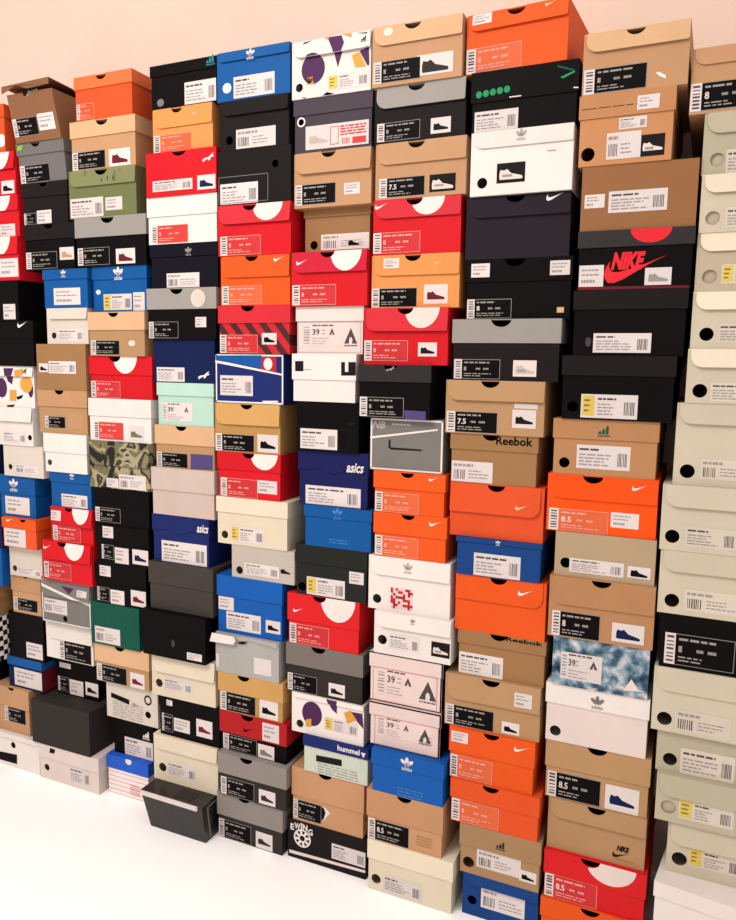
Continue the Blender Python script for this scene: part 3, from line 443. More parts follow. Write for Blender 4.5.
('dark plum grey shoe box with red printed label', -0.9664, 0.2098, 1.859, 0.1241, 0.0373, -0.0004, 'plumgrey', 'plumgrey', 'w', [('redlab', '', [32.4, 6.1, 200.1, 60.6], ''), ('ring', '', [20.2, 72.6, 9.6, 12.1], 'white'), ('hole', '', [20.2, 72.6, 7.6], '')], {}),
('tan shoe box with notch and black label below plum grey', -0.9657, 0.2085, 1.7298, 0.1292, 0.05, 0.0047, 'tan', 'tan', 'f', [('nk', '', [3.3, 7.2, 114.8, 55.4], 'black'), ('st', '', [137.3, 24.1, 179.3, 50.7], '')], {'n': 0.46}),
('dull brown shoe box with hole and shoe label, set in', -0.9524, 0.1839, 1.6224, 0.1074, 0.0188, 0.03, 'kraft', 'kraft', 'w', [('hole', '', [27.8, 21.8, 10.6], ''), ('ad', '', [47.9, 8.4, 179.4, 46.3], ''), ('shoe', '', [124.0, 16.6, 153.3, 32.1], 'black')], {}),
('red shoe box with white half disc above triangle logo box', -0.9679, 0.2076, 1.4913, 0.1311, 0.0497, -0.0056, 'red', 'crimsonlid', 'f', [('disc', '', [110.3, 82.6, 193.4, 121.4], 'white'), ('nk', '', [3.4, 3.1, 124.7, 52.1], 'redpanel'), ('sw', '', [16.8, 99.3, 31.8], 'white')], {'n': 0.49}),
('pale pink shoe box with black triangle logo under red box', -0.959, 0.1877, 1.3749, 0.1163, 0.0357, 0.0025, 'pinkwhite', 'pinkwhite', 'w', [('lc2', '', [16.5, 18.9, 173.0, 74.6], ''), ('frm', '', [5.3, 2.8, 179.9, 106.3], 'pinkgrey')], {}),
('white shoe box with small black square printed on lid', -0.9649, 0.1787, 1.2561, 0.1189, 0.0643, -0.0069, 'white', 'white', 'w', [('poly', '', [9.2, 100.1, 32.9, 100.4, 33.0, 75.0, 9.3, 74.6], 'charcoal'), ('poly', '', [138.4, 99.1, 179.5, 99.7, 180.0, 67.1, 138.8, 66.3], 'charcoal'), ('poly', '', [149.0, 101.9, 157.8, 102.0, 158.2, 75.7, 149.3, 75.5], 'white'), ('lines', '', [34.2, 76.3, 55.8, 81.7], '')], {}),
('black shoe box with white label left of grey box', -0.9526, 0.1737, 1.1308, 0.1253, 0, -0.0023, 'black', 'black', 'n', [('ad', '', [10.8, 4.6, 115.8, 56.4], ''), ('frm', '', [7.6, 3.9, 151.8, 58.8], 'charcoal'), ('ell', '', [154.2, 73.2, 9.5, 4.3], 'charcoal')], {}),
('navy shoe box with white lettering above plain blue box', -0.9533, 0.1979, 0.9901, 0.1407, 0.056, 0.005, 'navyblue2', 'navyblue2', 'v', [('tx', 'asics', [137.9, 91.4, 185.7, 116.0], 'white'), ('ad', '', [20.8, 2.1, 176.7, 50.7], '')], {}),
('blue shoe box with trefoil logo and no label', -0.9316, 0.1915, 0.8842, 0.1059, 0.0283, -0.0012, 'blue', 'blue', 'w', [('tre', '', [96.3, 95.0, 27.4], 'paleblue'), ('lines', '', [72.4, 11.0, 124.6, 25.1], 'paleblue')], {}),
('dark green grey shoe box with yellow edged label', -0.9578, 0.2056, 0.7496, 0.1346, 0.0474, 0.0016, 'charcoalgreen', 'charcoalgreen', 'w', [('hole', '', [18.6, 20.7, 11.7], ''), ('ady', '', [32.9, 3.0, 143.6, 50.4], ''), ('st', '', [155.6, 47.7, 196.1, 78.8], '')], {}),
('red shoe box with white half disc and swoosh above grey box', -0.9835, 0.2096, 0.6105, 0.1391, 0.0741, 0.0037, 'red3', 'red3', 'w', [('disc', '', [98.2, 78.1, 197.9, 138.8], 'white'), ('nk', '', [5.5, -0.5, 122.3, 56.0], 'redpanel'), ('sw', '', [17.3, 87.3, 31.4], 'white')], {'n': 0.45}),
('dark shoe box with taupe grey lid below red box', -0.9881, 0.2268, 0.4762, 0.1343, 0.0588, 0.0051, 'darkgrey', 'midgrey3', 'w', [('nk', '', [-11.9, -1.7, 92.7, 50.0], 'black'), ('pic', '', [127.6, 8.2, 175.0, 43.9], 'charcoal')], {'n': 0.43}),
('white shoe box printed with purple shapes above navy lid', -0.9689, 0.2126, 0.3658, 0.1104, 0.0112, 0.0042, 'white', 'white', 'n', [('ell', '', [61.5, 59.2, 29.9, 34.0], 'plum'), ('poly', '', [102.6, 113.0, 136.3, 116.8, 134.9, 74.6, 120.8, 83.6], 'plum'), ('poly', '', [155.7, 81.9, 174.4, 91.8, 193.4, 69.0, 165.5, 54.1], 'ochre'), ('poly', '', [174.4, 88.8, 208.5, 90.0, 212.3, 49.4, 190.3, 68.4], 'plum'), ('hole', '', [24.7, 23.7, 11.1], ''), ('ady', '', [98.8, 23.4, 196.7, 59.3], ''), ('poly', '', [43.2, 40.0, 59.6, 45.3, 59.7, 22.1, 42.0, 19.5], 'ochre')], {}),
('pale mint shoe box with navy lid and white lettering', -0.928, 0.1918, 0.2665, 0.0994, 0.0269, -0.0079, 'mintwhite', 'navyblue', 'w', [('tx', 'hummel', [103.5, 80.7, 167.2, 96.3], 'white'), ('poly', '', [170.3, 90.6, 184.5, 90.9, 177.9, 76.3], 'white'), ('poly', '', [38.8, 50.8, 114.6, 55.3, 114.8, 37.2, 39.0, 33.7], 'charcoal'), ('lines', '', [44.4, -3.7, 162.0, 32.7], ''), ('frm', '', [27.9, -2.2, 164.7, 70.5], 'white')], {}),
('kraft shoe box with pointed black label and dark notch', -0.9662, 0.2161, 0.1119, 0.1546, 0.0817, -0.0013, 'tankraft2', 'tankraft2', 'w', [('nk', '', [1.7, 7.2, 89.9, 60.7], 'black'), ('poly', '', [89.8, 57.9, 114.7, 45.9, 90.1, 17.9], 'black'), ('poly', '', [96.3, 62.7, 117.3, 46.6, 95.3, 17.5, 103.0, 42.7], 'white')], {'n': 0.47}),
('black shoe box with white round lettered emblem on floor', -0.9779, 0.235, 0.0, 0.1119, 0, -0.0006, 'charcoal', 'charcoal', 'n', [('ewing', '', [45.0, 83.2, 73.0], 'white'), ('ad', '', [134.9, 32.7, 235.7, 76.2], ''), ('poly', '', [4.3, 20.2, 234.5, 26.8, 234.6, 19.4, 4.3, 10.5], 'pinkwhite')], {}),
('pale tan shoe box with notched lid, topmost beside orange box', -0.7555, 0.215, 1.9834, 0.1295, 0.0422, -0.0071, 'tan', 'tanlight', 'f', [('nk', '', [3.7, 7.3, 118.5, 54.2], 'black'), ('pic', '', [110.3, 11.7, 194.7, 55.3], 'darkgrey'), ('ell', '', [40.1, 115.4, 11.8, 9.3], 'creamlight')], {'n': 0.46}),
('black shoe box with light grey lid between tan boxes', -0.7499, 0.22, 1.8596, 0.1238, 0.0477, 0.0007, 'charcoal', 'midgrey', 'f', [('nk', '', [6.9, 4.8, 113.1, 45.5], 'black'), ('pic', '', [139.0, 10.1, 186.3, 43.8], 'charcoal')], {'n': 0.47}),
('tan shoe box with black label and trainer photo above red', -0.7455, 0.2216, 1.7341, 0.1255, 0.0482, 0.0017, 'tan', 'tan', 'f', [('nk', '7.5', [9.9, 3.9, 123.6, 47.7], 'black'), ('photo', '', [135.0, 8.8, 197.1, 46.8], 'charcoal')], {'n': 0.46}),
('red shoe box with white half disc above light orange box', -0.7516, 0.2165, 1.6075, 0.1266, 0.043, 0.0053, 'red', 'redpink', 'f', [('disc', '', [95.8, 86.6, 177.8, 124.3], 'white'), ('nk', '', [-0.2, 4.8, 119.3, 52.0], 'redpanel'), ('sw', '', [5.3, 104.9, 34.5], 'white')], {'n': 0.48}),
('light orange shoe box with black label and shoe picture', -0.7553, 0.2188, 1.4841, 0.1234, 0.0475, 0.0071, 'orange3', 'orange3', 'f', [('nk', '', [0.4, 2.7, 116.3, 46.8], 'black'), ('pic', '', [133.4, 8.6, 191.9, 53.1], 'maroon'), ('st', '', [31.8, 92.4, 71.8, 115.5], ''), ('sw', '', [158.4, 96.5, 29.0], 'tanlight')], {'n': 0.48}),
('red shoe box with white half disc and shoe sticker above black', -0.7664, 0.2116, 1.3508, 0.1333, 0.0539, -0.0059, 'red', 'redpink', 'f', [('disc', '', [104.7, 85.6, 190.6, 121.5], 'pinkwhite'), ('nk', '', [-3.6, 9.0, 113.4, 57.4], 'redpanel'), ('pic', '', [139.0, 20.5, 185.6, 52.6], 'charcoal')], {'n': 0.5}),
('black shoe box with black label and violet patch', -0.7739, 0.1862, 1.2229, 0.1279, 0.0403, -0.02, 'black', 'blackgloss', 'w', [('nk', '', [2.0, 3.5, 118.5, 50.2], 'black'), ('poly', '', [120.8, 21.4, 174.2, 20.4, 174.8, -0.9, 121.3, 0.8], 'purple'), ('cat', '', [84.4, 117.7, 24.3], 'midgrey')], {'n': 0.45}),
('grey shoe box edged in white with outlined tab and lettering', -0.7504, 0.188, 1.0944, 0.1285, 0, 0.0025, 'grey2', 'grey2', 'n', [('frame', '', [], 'white'), ('poly', '', [-1.5, 80.9, 173.5, 107.7, 173.7, 103.6, -1.4, 75.6], 'white'), ('tx', 'NB', [5.6, 101.9, 40.1, 120.5], 'silver'), ('poly', '', [49.4, 76.7, 54.0, 75.4, 54.3, 57.4, 134.0, 56.8, 134.1, 52.7, 55.6, 52.1, 48.6, 57.0], 'charcoal'), ('lines', '', [57.2, 107.4, 104.9, 120.5], 'pinkgrey')], {}),
('upper of two orange boxes with white swooshes below grey box', -0.7366, 0.1838, 0.9918, 0.1026, 0.0415, -0.0059, 'orange', 'orange', 'w', [('nk', '', [2.9, 0.7, 118.2, 50.5], 'orangepanel'), ('sw', '', [142.7, 85.6, 26.0], 'white')], {'n': 0.48}),
('lower of two orange boxes with white swooshes above white box', -0.7351, 0.1893, 0.8804, 0.1113, 0.0519, -0.0044, 'orange', 'orange', 'w', [('nk', '', [2.6, 3.3, 117.2, 52.3], 'orangepanel'), ('sw', '', [145.2, 88.0, 32.7], 'white')], {'n': 0.48}),
('white shoe box with hole and pink patterned square', -0.7472, 0.2143, 0.7428, 0.1377, 0.0468, 0.0012, 'white', 'white', 'f', [('tre', '', [105.9, 114.7, 24.8], 'silver'), ('hole', '', [23.5, 26.1, 11.8], ''), ('pink', '', [60.5, 7.9, 119.1, 60.4], '')], {}),
('white shoe box with hole, printed label and dark photo square', -0.7255, 0.2004, 0.6344, 0.1083, 0.0372, -0.0109, 'white', 'white', 'f', [('tre', '', [103.2, 94.7, 13.5], 'midgrey'), ('hole', '', [22.3, 35.4, 12.4], ''), ('ad', '', [40.1, 16.2, 120.3, 55.0], ''), ('photo', '', [151.5, 16.0, 198.2, 53.1], 'charcoal')], {}),
('upper of two pink lined boxes with black triangle logos', -0.739, 0.1953, 0.5045, 0.1299, 0.039, -0.0066, 'pinkwhite2', 'pinkwhite2', 'w', [('lc2', '', [18.5, 18.6, 177.2, 91.9], ''), ('frm', '', [9.5, -4.6, 181.0, 116.7], 'redline')], {'edge': 'black'}),
('lower of two pink lined boxes with black triangle logos', -0.7351, 0.1917, 0.388, 0.1165, 0.0349, -0.011, 'pinkwhite2', 'pinkwhite2', 'w', [('lc2', '', [18.5, 28.2, 169.4, 85.3], ''), ('frm', '', [13.9, -1.0, 184.9, 90.4], 'redline'), ('lines', '', [137.3, 28.0, 168.5, 53.5], '')], {'edge': 'black'}),
('blue shoe box with large white trefoil logo on lid', -0.7193, 0.1935, 0.276, 0.112, 0.0382, -0.0297, 'blue3', 'blue3', 'w', [('tre', '', [96.6, 91.0, 33.1], 'white'), ('lines', '', [71.2, 1.2, 140.2, 27.1], 'paleblue')], {}),
('kraft shoe box with notch and black label above cream box', -0.7312, 0.2054, 0.1384, 0.1376, 0.0729, -0.0273, 'tankraft2', 'tankraft2', 'w', [('nk', '8.5', [4.6, -7.5, 116.5, 57.6], 'black'), ('lines', '', [137.2, 17.4, 177.2, 46.4], 'kraft')], {'n': 0.5}),
('cream shoe box on floor with black hole and printed label', -0.7265, 0.2306, 0.0, 0.1384, 0.0511, -0.0285, 'cream', 'creamlight', 'w', [('hole', '', [24.5, 31.4, 13.3], ''), ('ad', '', [44.4, 6.4, 150.5, 51.1], '')], {}),
('bright orange shoe box touching top photo edge', -0.5256, 0.2218, 1.9861, 0.1229, 0.036, 0, 'orange', 'orange', 'f', [('nk', '', [-3.0, -2.5, 124.5, 53.2], 'orangepanel'), ('st', '', [13.9, 99.8, 57.4, 127.7], ''), ('sw', '', [172.6, 119.4, 27.0], 'lightgreen')], {'n': 0.5, 'yaw': -3}),
('black shoe box with green stripe logos above white box', -0.518, 0.2311, 1.859, 0.127, 0.0636, -0.0036, 'black', 'black', 'w', [('lines5', '', [10.2, 70.5, 87.6, 93.8], 'greenlogo'), ('poly', '', [192.8, 94.4, 221.3, 103.5, 222.8, 100.3, 197.4, 90.7], 'greenlogo'), ('poly', '', [184.9, 119.1, 221.2, 105.6, 221.3, 102.2, 187.4, 114.4], 'greendark'), ('ad', '', [8.9, -7.2, 105.7, 44.9], ''), ('poly', '', [85.6, 68.4, 111.5, 68.3, 111.6, 66.1, 85.7, 66.1], 'white'), ('poly', '', [220.6, 71.5, 236.1, 69.5, 236.3, 66.9, 220.7, 68.9], 'white')], {}),
('white shoe box with black hole and square photo label', -0.5131, 0.2221, 1.7244, 0.1346, 0.0347, -0.0053, 'white', 'white', 'f', [('hole', '', [27.2, 27.3, 11.6], ''), ('photo', '', [59.7, 23.6, 122.0, 65.5], 'charcoal'), ('tre', '', [111.1, 124.7, 23.4], 'silver'), ('lines', '', [167.6, 79.1, 185.9, 85.8], '')], {}),
('dark plum shoe box with white swoosh and notched lid', -0.5235, 0.2307, 1.5888, 0.1356, 0.0457, 0.006, 'plumdark', 'plumdark', 'f', [('sw', '', [178.1, 116.0, 39.3], 'white')], {'n': 0.48}),
('black shoe box with two white stickers on its lid', -0.5192, 0.238, 1.4563, 0.1325, 0.0498, 0.0065, 'black', 'black', 'w', [('st', '', [12.2, 93.3, 55.0, 123.5], ''), ('st', '', [189.2, 92.9, 231.8, 123.7], ''), ('nk', '8', [-4.0, 0.4, 106.7, 44.8], 'black'), ('st', '', [207.3, 12.9, 222.2, 24.5], 'tanlight')], {'n': 0.47}),
('black shoe box with light grey lid and pink shoe picture', -0.5447, 0.2466, 1.3188, 0.1374, 0.0532, -0.0048, 'charcoal', 'midgrey', 'w', [('nk', '', [5.9, 3.1, 113.9, 47.3], 'black'), ('photo', '', [143.5, 10.3, 195.7, 46.2], 'pinkwhite')], {'n': 0.46}),
('tan shoe box with shoe picture above lettered tan box', -0.5565, 0.2292, 1.1957, 0.1231, 0.0458, -0.0009, 'tankraft', 'tankraft', 'f', [('nk', '7.5', [3.3, 2.2, 124.2, 50.8], 'black'), ('pic', '', [157.9, 18.1, 211.5, 59.5], 'charcoal'), ('poly', '', [161.4, 73.2, 214.0, 72.7, 214.5, 61.6, 161.8, 62.5], 'offwhite'), ('poly', '', [167.5, 67.6, 208.4, 68.1, 208.6, 64.3, 167.7, 63.7], 'black')], {'n': 0.46}),
('upper brown shoe box with black lettering on lid', -0.5442, 0.2056, 1.0795, 0.1163, 0.0375, 0.0035, 'kraft', 'kraft', 'w', [('tx', 'Reebok', [109.0, 93.5, 193.3, 113.2], 'black'), ('ad', '', [0.6, -0.5, 103.0, 50.6], '')], {'n': 0.47}),
('orange shoe box without label above blue box', -0.5409, 0.2204, 0.9528, 0.1267, 0.0678, 0.0055, 'orangered', 'orangered', 'f', [('sw', '', [156.4, 72.8, 34.7], 'tanlight')], {'n': 0.5, 'r': 'r'}),
('deep blue shoe box with white label between orange boxes', -0.5222, 0.2018, 0.8616, 0.0911, 0.0108, -0.0053, 'blue4', 'blue4', 'w', [('ad', '', [44.0, 1.7, 154.0, 55.8], ''), ('tre', '', [100.4, 86.8, 22.3], 'white')], {}),
('orange shoe box with white swoosh above lettered brown box', -0.5201, 0.2143, 0.7245, 0.1371, 0.0598, 0.0026, 'orange', 'orange', 'f', [('sw', '', [149.3, 102.1, 37.4], 'white')], {'n': 0.48, 'r': 'r'}),
('lower brown shoe box with black lettering below orange box', -0.5124, 0.2105, 0.6135, 0.111, 0.0328, 0.003, 'kraft', 'kraft', 'w', [('tx', 'Reebok', [116.7, 99.6, 202.2, 119.3], 'black'), ('ad', '', [2.8, -5.2, 111.5, 55.1], '')], {'n': 0.47}),
('tan shoe box with tilted sticker on lid above orange boxes', -0.5384, 0.2304, 0.4828, 0.1308, 0.061, -0.003, 'tankraft', 'tankraft', 'f', [('nk', '', [2.8, -8.0, 122.4, 52.4], 'black'), ('st', '', [170.3, 79.1, 211.7, 113.4], ''), ('pic', '', [142.1, 5.8, 184.3, 35.3], 'black')], {'n': 0.49}),
('upper of two orange boxes with white sticker on lid', -0.5208, 0.2083, 0.3521, 0.1307, 0.0625, -0.0112, 'orange', 'orange', 'w', [('nk', '', [-11.8, -2.6, 108.8, 58.5], 'orangepanel'), ('st', '', [5.6, 92.6, 47.5, 120.2], ''), ('sw', '', [159.5, 101.0, 38.0], 'white')], {'n': 0.5}),
('lower of two orange boxes with plain scuffed lid', -0.5128, 0.2178, 0.2413, 0.1108, 0.0471, -0.0151, 'orange4', 'orange4', 'w', [('nk', '', [3.4, -8.1, 121.9, 59.2], 'orangepanel')], {'n': 0.46}),
('brown shoe box with hole and mountain logo above blue box', -0.4866, 0.1988, 0.1122, 0.1291, 0.0568, -0.0131, 'kraft2', 'kraft2', 'w', [('hole', '', [23.9, 28.0, 14.3], ''), ('mtn', '', [102.7, 96.9, 26.1], 'darkgrey'), ('ad', '', [44.1, 24.2, 152.4, 71.8], ''), ('pic', '', [149.7, 19.6, 190.6, 48.4], 'black')], {}),
('deep blue shoe box on floor with hole and white label', -0.477, 0.1861, 0.0, 0.1122, 0.0256, -0.0066, 'blue4', 'blue4', 'n', [('hole', '', [25.0, 40.5, 11.6], ''), ('ad', '', [47.1, 29.9, 154.8, 86.7], '')], {}),
('tan shoe box with black label and white swoosh sticker, topmost', -0.2781, 0.2027, 1.9075, 0.1203, 0.038, -0.0073, 'tan', 'tanlight', 'f', [('nk', '', [3.3, 2.6, 126.0, 51.1], 'black'), ('poly', '', [142.6, 28.2, 148.6, 29.5, 162.5, 20.3, 161.6, 14.7, 149.1, 21.2], 'white')], {'n': 0.5}),
('tan shoe box with round hole and white trainer photo', -0.2819, 0.1873, 1.7675, 0.14, 0.046, -0.0079, 'tan2', 'tan2', 'w', [('hole', '', [21.3, 24.0, 13.9], ''), ('st', '', [114.5, 101.2, 156.7, 128.4], ''), ('ad', '', [80.8, 67.5, 134.7, 89.9], ''), ('ad', '', [58.3, 9.7, 125.5, 62.2], ''), ('photo', '', [124.7, 10.1, 171.0, 52.2], 'charcoal'), ('lines', '', [5.6, 111.7, 113.0, 115.1], 'black')], {}),
('plain brown shoe box with long white label above red lettering', -0.2715, 0.2255, 1.6357, 0.1318, 0, -0.0022, 'brown2', 'brown2', 'n', [('ad', '', [55.7, 35.1, 170.1, 78.3], ''), ('st', '', [7.3, 47.2, 48.0, 74.6], '')], {}),
('black shoe box with big red lettering and red half disc', -0.2727, 0.2288, 1.5144, 0.1213, 0.0345, -0.007, 'black', 'blackgloss', 'w', [('disc', '', [105.2, 92.2, 184.7, 122.4], 'redbright'), ('tx', 'NIKE', [69.2, 39.9, 137.0, 75.9], 'redbright'), ('sw', '', [56.4, 11.2, 124.0], 'redbright'), ('st', '', [5.1, 6.5, 55.5, 51.4], ''), ('pic', '', [137.5, 7.4, 188.8, 42.2], 'midgrey'), ('poly', '', [3.0, 7.2, 223.4, 4.9, 223.9, -2.8, 3.4, -1.0], 'maroon')], {}),
('black shoe box with white barcode label below red lettering', -0.2761, 0.2275, 1.377, 0.1374, 0.0405, -0.0056, 'black', 'charcoal', 'w', [('ad', '', [45.0, 6.5, 161.4, 47.1], ''), ('ell', '', [34.5, 28.9, 6.3, 10.1], 'plumgrey'), ('ell', '', [115.4, 122.9, 12.0, 8.0], 'charcoal')], {}),
('black shoe box with yellow edged label above tan box', -0.293, 0.2309, 1.24, 0.137, 0.0421, -0.0076, 'black', 'charcoal', 'w', [('ady', '', [43.6, 4.1, 159.9, 54.9], ''), ('hole', '', [25.8, 26.7, 11.3], '')], {}),
('tan shoe box with green mountain logo and hole', -0.3082, 0.2197, 1.117, 0.1229, 0.0426, 0.0004, 'tan3', 'tan3', 'w', [('mtn', '', [108.4, 100.3, 27.7], 'greendark'), ('ad', '', [52.8, 15.4, 164.8, 67.4], ''), ('hole', '', [26.9, 25.5, 11.6], '')], {}),
('bright orange shoe box with swoosh and two labels', -0.314, 0.2319, 0.9883, 0.1287, 0.0534, 0.0031, 'orangebright', 'orangebright', 'f', [('nk', '8.5', [5.6, -0.6, 133.3, 50.7], 'orangepanel'), ('sw', '', [178.8, 102.5, 32.8], 'pinkwhite'), ('st', '', [138.6, 19.3, 196.5, 52.6], '')], {'n': 0.42}),
('beige shoe box with shoe sticker between orange and tan', -0.2902, 0.2118, 0.8877, 0.1007, 0, -0.0012, 'beige', 'beige', 'n', [('ad', '', [32.8, 11.3, 148.7, 43.0], ''), ('pic', '', [156.4, 14.1, 203.5, 39.4], 'black'), ('hole', '', [24.4, 30.0, 11.9], '')], {}),
('tan shoe box with black label above blue clouded box', -0.2993, 0.2243, 0.7473, 0.1404, 0.0632, -0.0058, 'tan3', 'tan3', 'f', [('nk', '8', [8.8, 2.6, 113.6, 60.2], 'black'), ('pic', '', [139.1, 8.6, 206.2, 51.0], 'navy')], {'n': 0.5}),
('blue clouded shoe box with white triangle logo label', -0.2851, 0.2066, 0.6329, 0.1144, 0, -0.0027, 'galaxy', 'galaxy', 'n', [('lc', '', [18.9, 16.8, 108.7, 80.1], ''), ('poly', '', [172.2, 42.1, 187.1, 20.0, 205.1, 18.5, 155.6, 12.8], 'pinkwhite')], {}),
('white shoe box with grey trefoil logo and dark hole', -0.2969, 0.2255, 0.4934, 0.1395, 0.0476, 0.0014, 'pinkwhite', 'white', 'w', [('tre', '', [114.8, 110.7, 28.8], 'grey2'), ('hole', '', [24.8, 23.8, 12.6], '')], {}),
('tan shoe box with black label and navy shoe picture', -0.2929, 0.2309, 0.3514, 0.142, 0.0649, 0.0071, 'tankraft', 'tankraft', 'w', [('nk', '8.5', [6.9, 1.9, 127.0, 64.0], 'black'), ('pic', '', [137.3, -1.6, 210.3, 62.0], 'navy')], {'n': 0.5}),
('tan shoe box with small dark logo above red box', -0.2801, 0.2173, 0.2263, 0.1251, 0.042, 0.0079, 'tankraft', 'tankraft', 'f', [('tx', 'NIKE', [156.4, 33.5, 184.3, 47.1], 'charcoal'), ('sw', '', [148.0, 16.0, 39.6], 'charcoal'), ('lines', '', [155.6, 9.6, 193.6, 17.5], 'kraft')], {'n': 0.5}),
('red shoe box with pale half disc near bottom right', -0.2817, 0.2284, 0.1053, 0.121, 0.0593, -0.0041, 'red3', 'red3', 'w', [('disc', '', [95.6, 72.2, 205.5, 140.8], 'pinkwhite'), ('nk', '8.5', [-0.2, -8.3, 123.6, 67.9], 'redpanel')], {'n': 0.46}),
('orange shoe box at bottom photo edge under red box', -0.2845, 0.2283, 0.0, 0.1053, 0.0478, -0.0078, 'orange', 'orange', 'w', [], {'n': 0.5}),
('tan shoe box with black label at upper right photo edge', -0.0704, 0.19, 1.8517, 0.1227, 0.0319, 0.0053, 'tan', 'tan', 'f', [('nk', '8', [-0.6, 5.3, 117.8, 58.0], 'black')], {}),
('greenish beige shoe box with grey hole below tan box', -0.041, 0.1894, 1.7329, 0.1188, 0.0404, 0.0068, 'greenbeige', 'greenbeige', 'f', [('holeg', '', [27.6, 29.1, 13.2], ''), ('ad', '', [43.2, 1.6, 123.3, 46.5], 'labelbeige')], {}),
('pale beige shoe box with grey hole, right of plain brown box', -0.0374, 0.1934, 1.6215, 0.1114, 0.0359, -0.0007, 'creambeige', 'creamlight', 'f', [('holeg', '', [24.3, 27.9, 13.4], ''), ('ad', '', [46.9, 7.5, 127.0, 46.7], 'labelbeige')], {}),
('pale beige shoe box with grey hole and yellow label patch', -0.0389, 0.1954, 1.5066, 0.1149, 0.036, 0.0043, 'beige2', 'creamlight', 'f', [('holeg', '', [26.6, 29.6, 13.7], ''), ('ady', '', [48.0, 14.9, 132.9, 52.7], 'labelbeige')], {}),
('pale beige shoe box with black hole, second above tall beige box', -0.0415, 0.1981, 1.3926, 0.114, 0.0356, 0.0059, 'creambeige', 'creamlight', 'f', [('hole', '', [29.4, 29.5, 13.5], ''), ('ad', '', [50.5, 12.3, 136.4, 50.8], 'labelbeige')], {}),
('pale beige shoe box with black hole resting on tall beige box', -0.0436, 0.1977, 1.2824, 0.1102, 0.0367, 0.0018, 'creambeige', 'creamlight', 'f', [('hole', '', [26.8, 25.5, 14.1], ''), ('ad', '', [46.5, 4.2, 131.3, 43.3], 'labelbeige')], {}),
('tall beige shoe box with barcode right of its hole', -0.0571, 0.2112, 1.1122, 0.1702, 0.0424, 0.006, 'creambeige', 'creambeige', 'f', [('hole', '', [27.2, 28.3, 14.6], ''), ('adl', '', [51.9, 14.0, 140.4, 56.5], 'labelbeige')], {}),
('beige shoe box with black hole directly below tall beige box', -0.0734, 0.2109, 0.9733, 0.1389, 0.0448, -0.0076, 'creambeige', 'creambeige', 'f', [('hole', '', [24.2, 29.2, 14.3], ''), ('ad', '', [48.5, 10.7, 146.0, 53.9], 'labelbeige')], {}),
('beige shoe box with hole directly above black box', -0.07, 0.2157, 0.8351, 0.1382, 0.0444, -0.0037, 'creambeige', 'creambeige', 'f', [('hole', '', [27.9, 28.6, 14.6], ''), ('adl', '', [51.6, 10.9, 156.1, 57.2], 'labelbeige')], {}),
('black shoe box with narrow white barcode among beige boxes', -0.06, 0.2163, 0.7164, 0.1187, 0, -0.0036, 'black', 'black', 'n', [('nk', '', [9.8, 8.3, 145.3, 76.8], 'black')], {}),
('beige shoe box with hole directly below black box', -0.0664, 0.2189, 0.5726, 0.1438, 0.0512, -0.0061, 'creambeige', 'creambeige', 'f', [('hole', '', [26.4, 27.9, 15.2], ''), ('ad', '', [47.6, 6.5, 156.1, 54.5], 'labelbeige')], {}),
('flush beige shoe box with hole and barcode, no flap', -0.0538, 0.2227, 0.4766, 0.0959, 0, 0.0066, 'greenbeige', 'greenbeige', 'n', [('hole', '', [28.7, 28.3, 14.4], ''), ('ad', '', [49.1, 1.8, 156.4, 60.4], 'labelbeige')], {}),
('beige shoe box with grey hole and yellow patch, lower pile', -0.0472, 0.2218, 0.3686, 0.1081, 0.0479, -0.0075, 'greenbeige', 'greenbeige', 'f', [('holeg', '', [26.8, 33.5, 15.5], ''), ('ady', '', [47.1, 14.1, 156.1, 68.1], 'labelbeige')], {}),
('beige shoe box with black hole and yellow patch on white box', -0.018, 0.22, 0.247, 0.1216, 0.0512, 0.0028, 'creambeige', 'creambeige', 'f', [('hole', '', [26.8, 34.1, 15.7], ''), ('ady', '', [44.5, 25.6, 151.6, 72.9], 'labelbeige')], {}),
('white shoe box at lower right corner jutting forward', -0.0193, 0.2229, 0.1378, 0.1092, 0.0353, -0.06, 'white', 'white', 'w', [('lines', '', [97.7, 136.8, 107.8, 148.8], 'mint')], {'yaw': -7, 'D': 0.31}),
('beige shoe box on floor below lower right photo edge', -0.0217, 0.2297, 0.0, 0.1378, 0.1069, -0.0022, 'greenbeige', 'greenbeige', 'f', [], {})
]

T = .0022          # board thickness
ES = .003          # how far a slipped-over lid stands out from the body
def rounded_flap(x0, x1, z0, z1, r, notch=None, wavy=False, which='l'):
    pts = []
    if wavy:
        n = 24
        for i in range(n+1):
            u = i/n; d = .30*math.exp(-((u-.5)/.13)**2) - .22*math.exp(-((u-.30)/.10)**2)*1 - .22*math.exp(-((u-.70)/.10)**2)
            pts.append((x0+(x1-x0)*u, z0+(z1-z0)*(.12-d*.45)))
    elif r > 0:
        for cx, a0, on in ((x0+r, 180, which == 'l'), (x1-r, 270, which == 'r')):
            q = r if on else .004; cx = cx if on else (x0+q if a0 == 180 else x1-q)
            for i in range(6):
                a = math.radians(a0+90*i/5); pts.append((cx+q*math.cos(a), z0+q+q*math.sin(a)))
    else: pts += [(x0, z0), (x1, z0)]
    pts.append((x1, z1))
    if notch:
        cx, rx, rz = notch
        pts += ell(cx, z1, rx, rz, 12, 0, -math.pi)
    pts.append((x0, z1))
    return pts
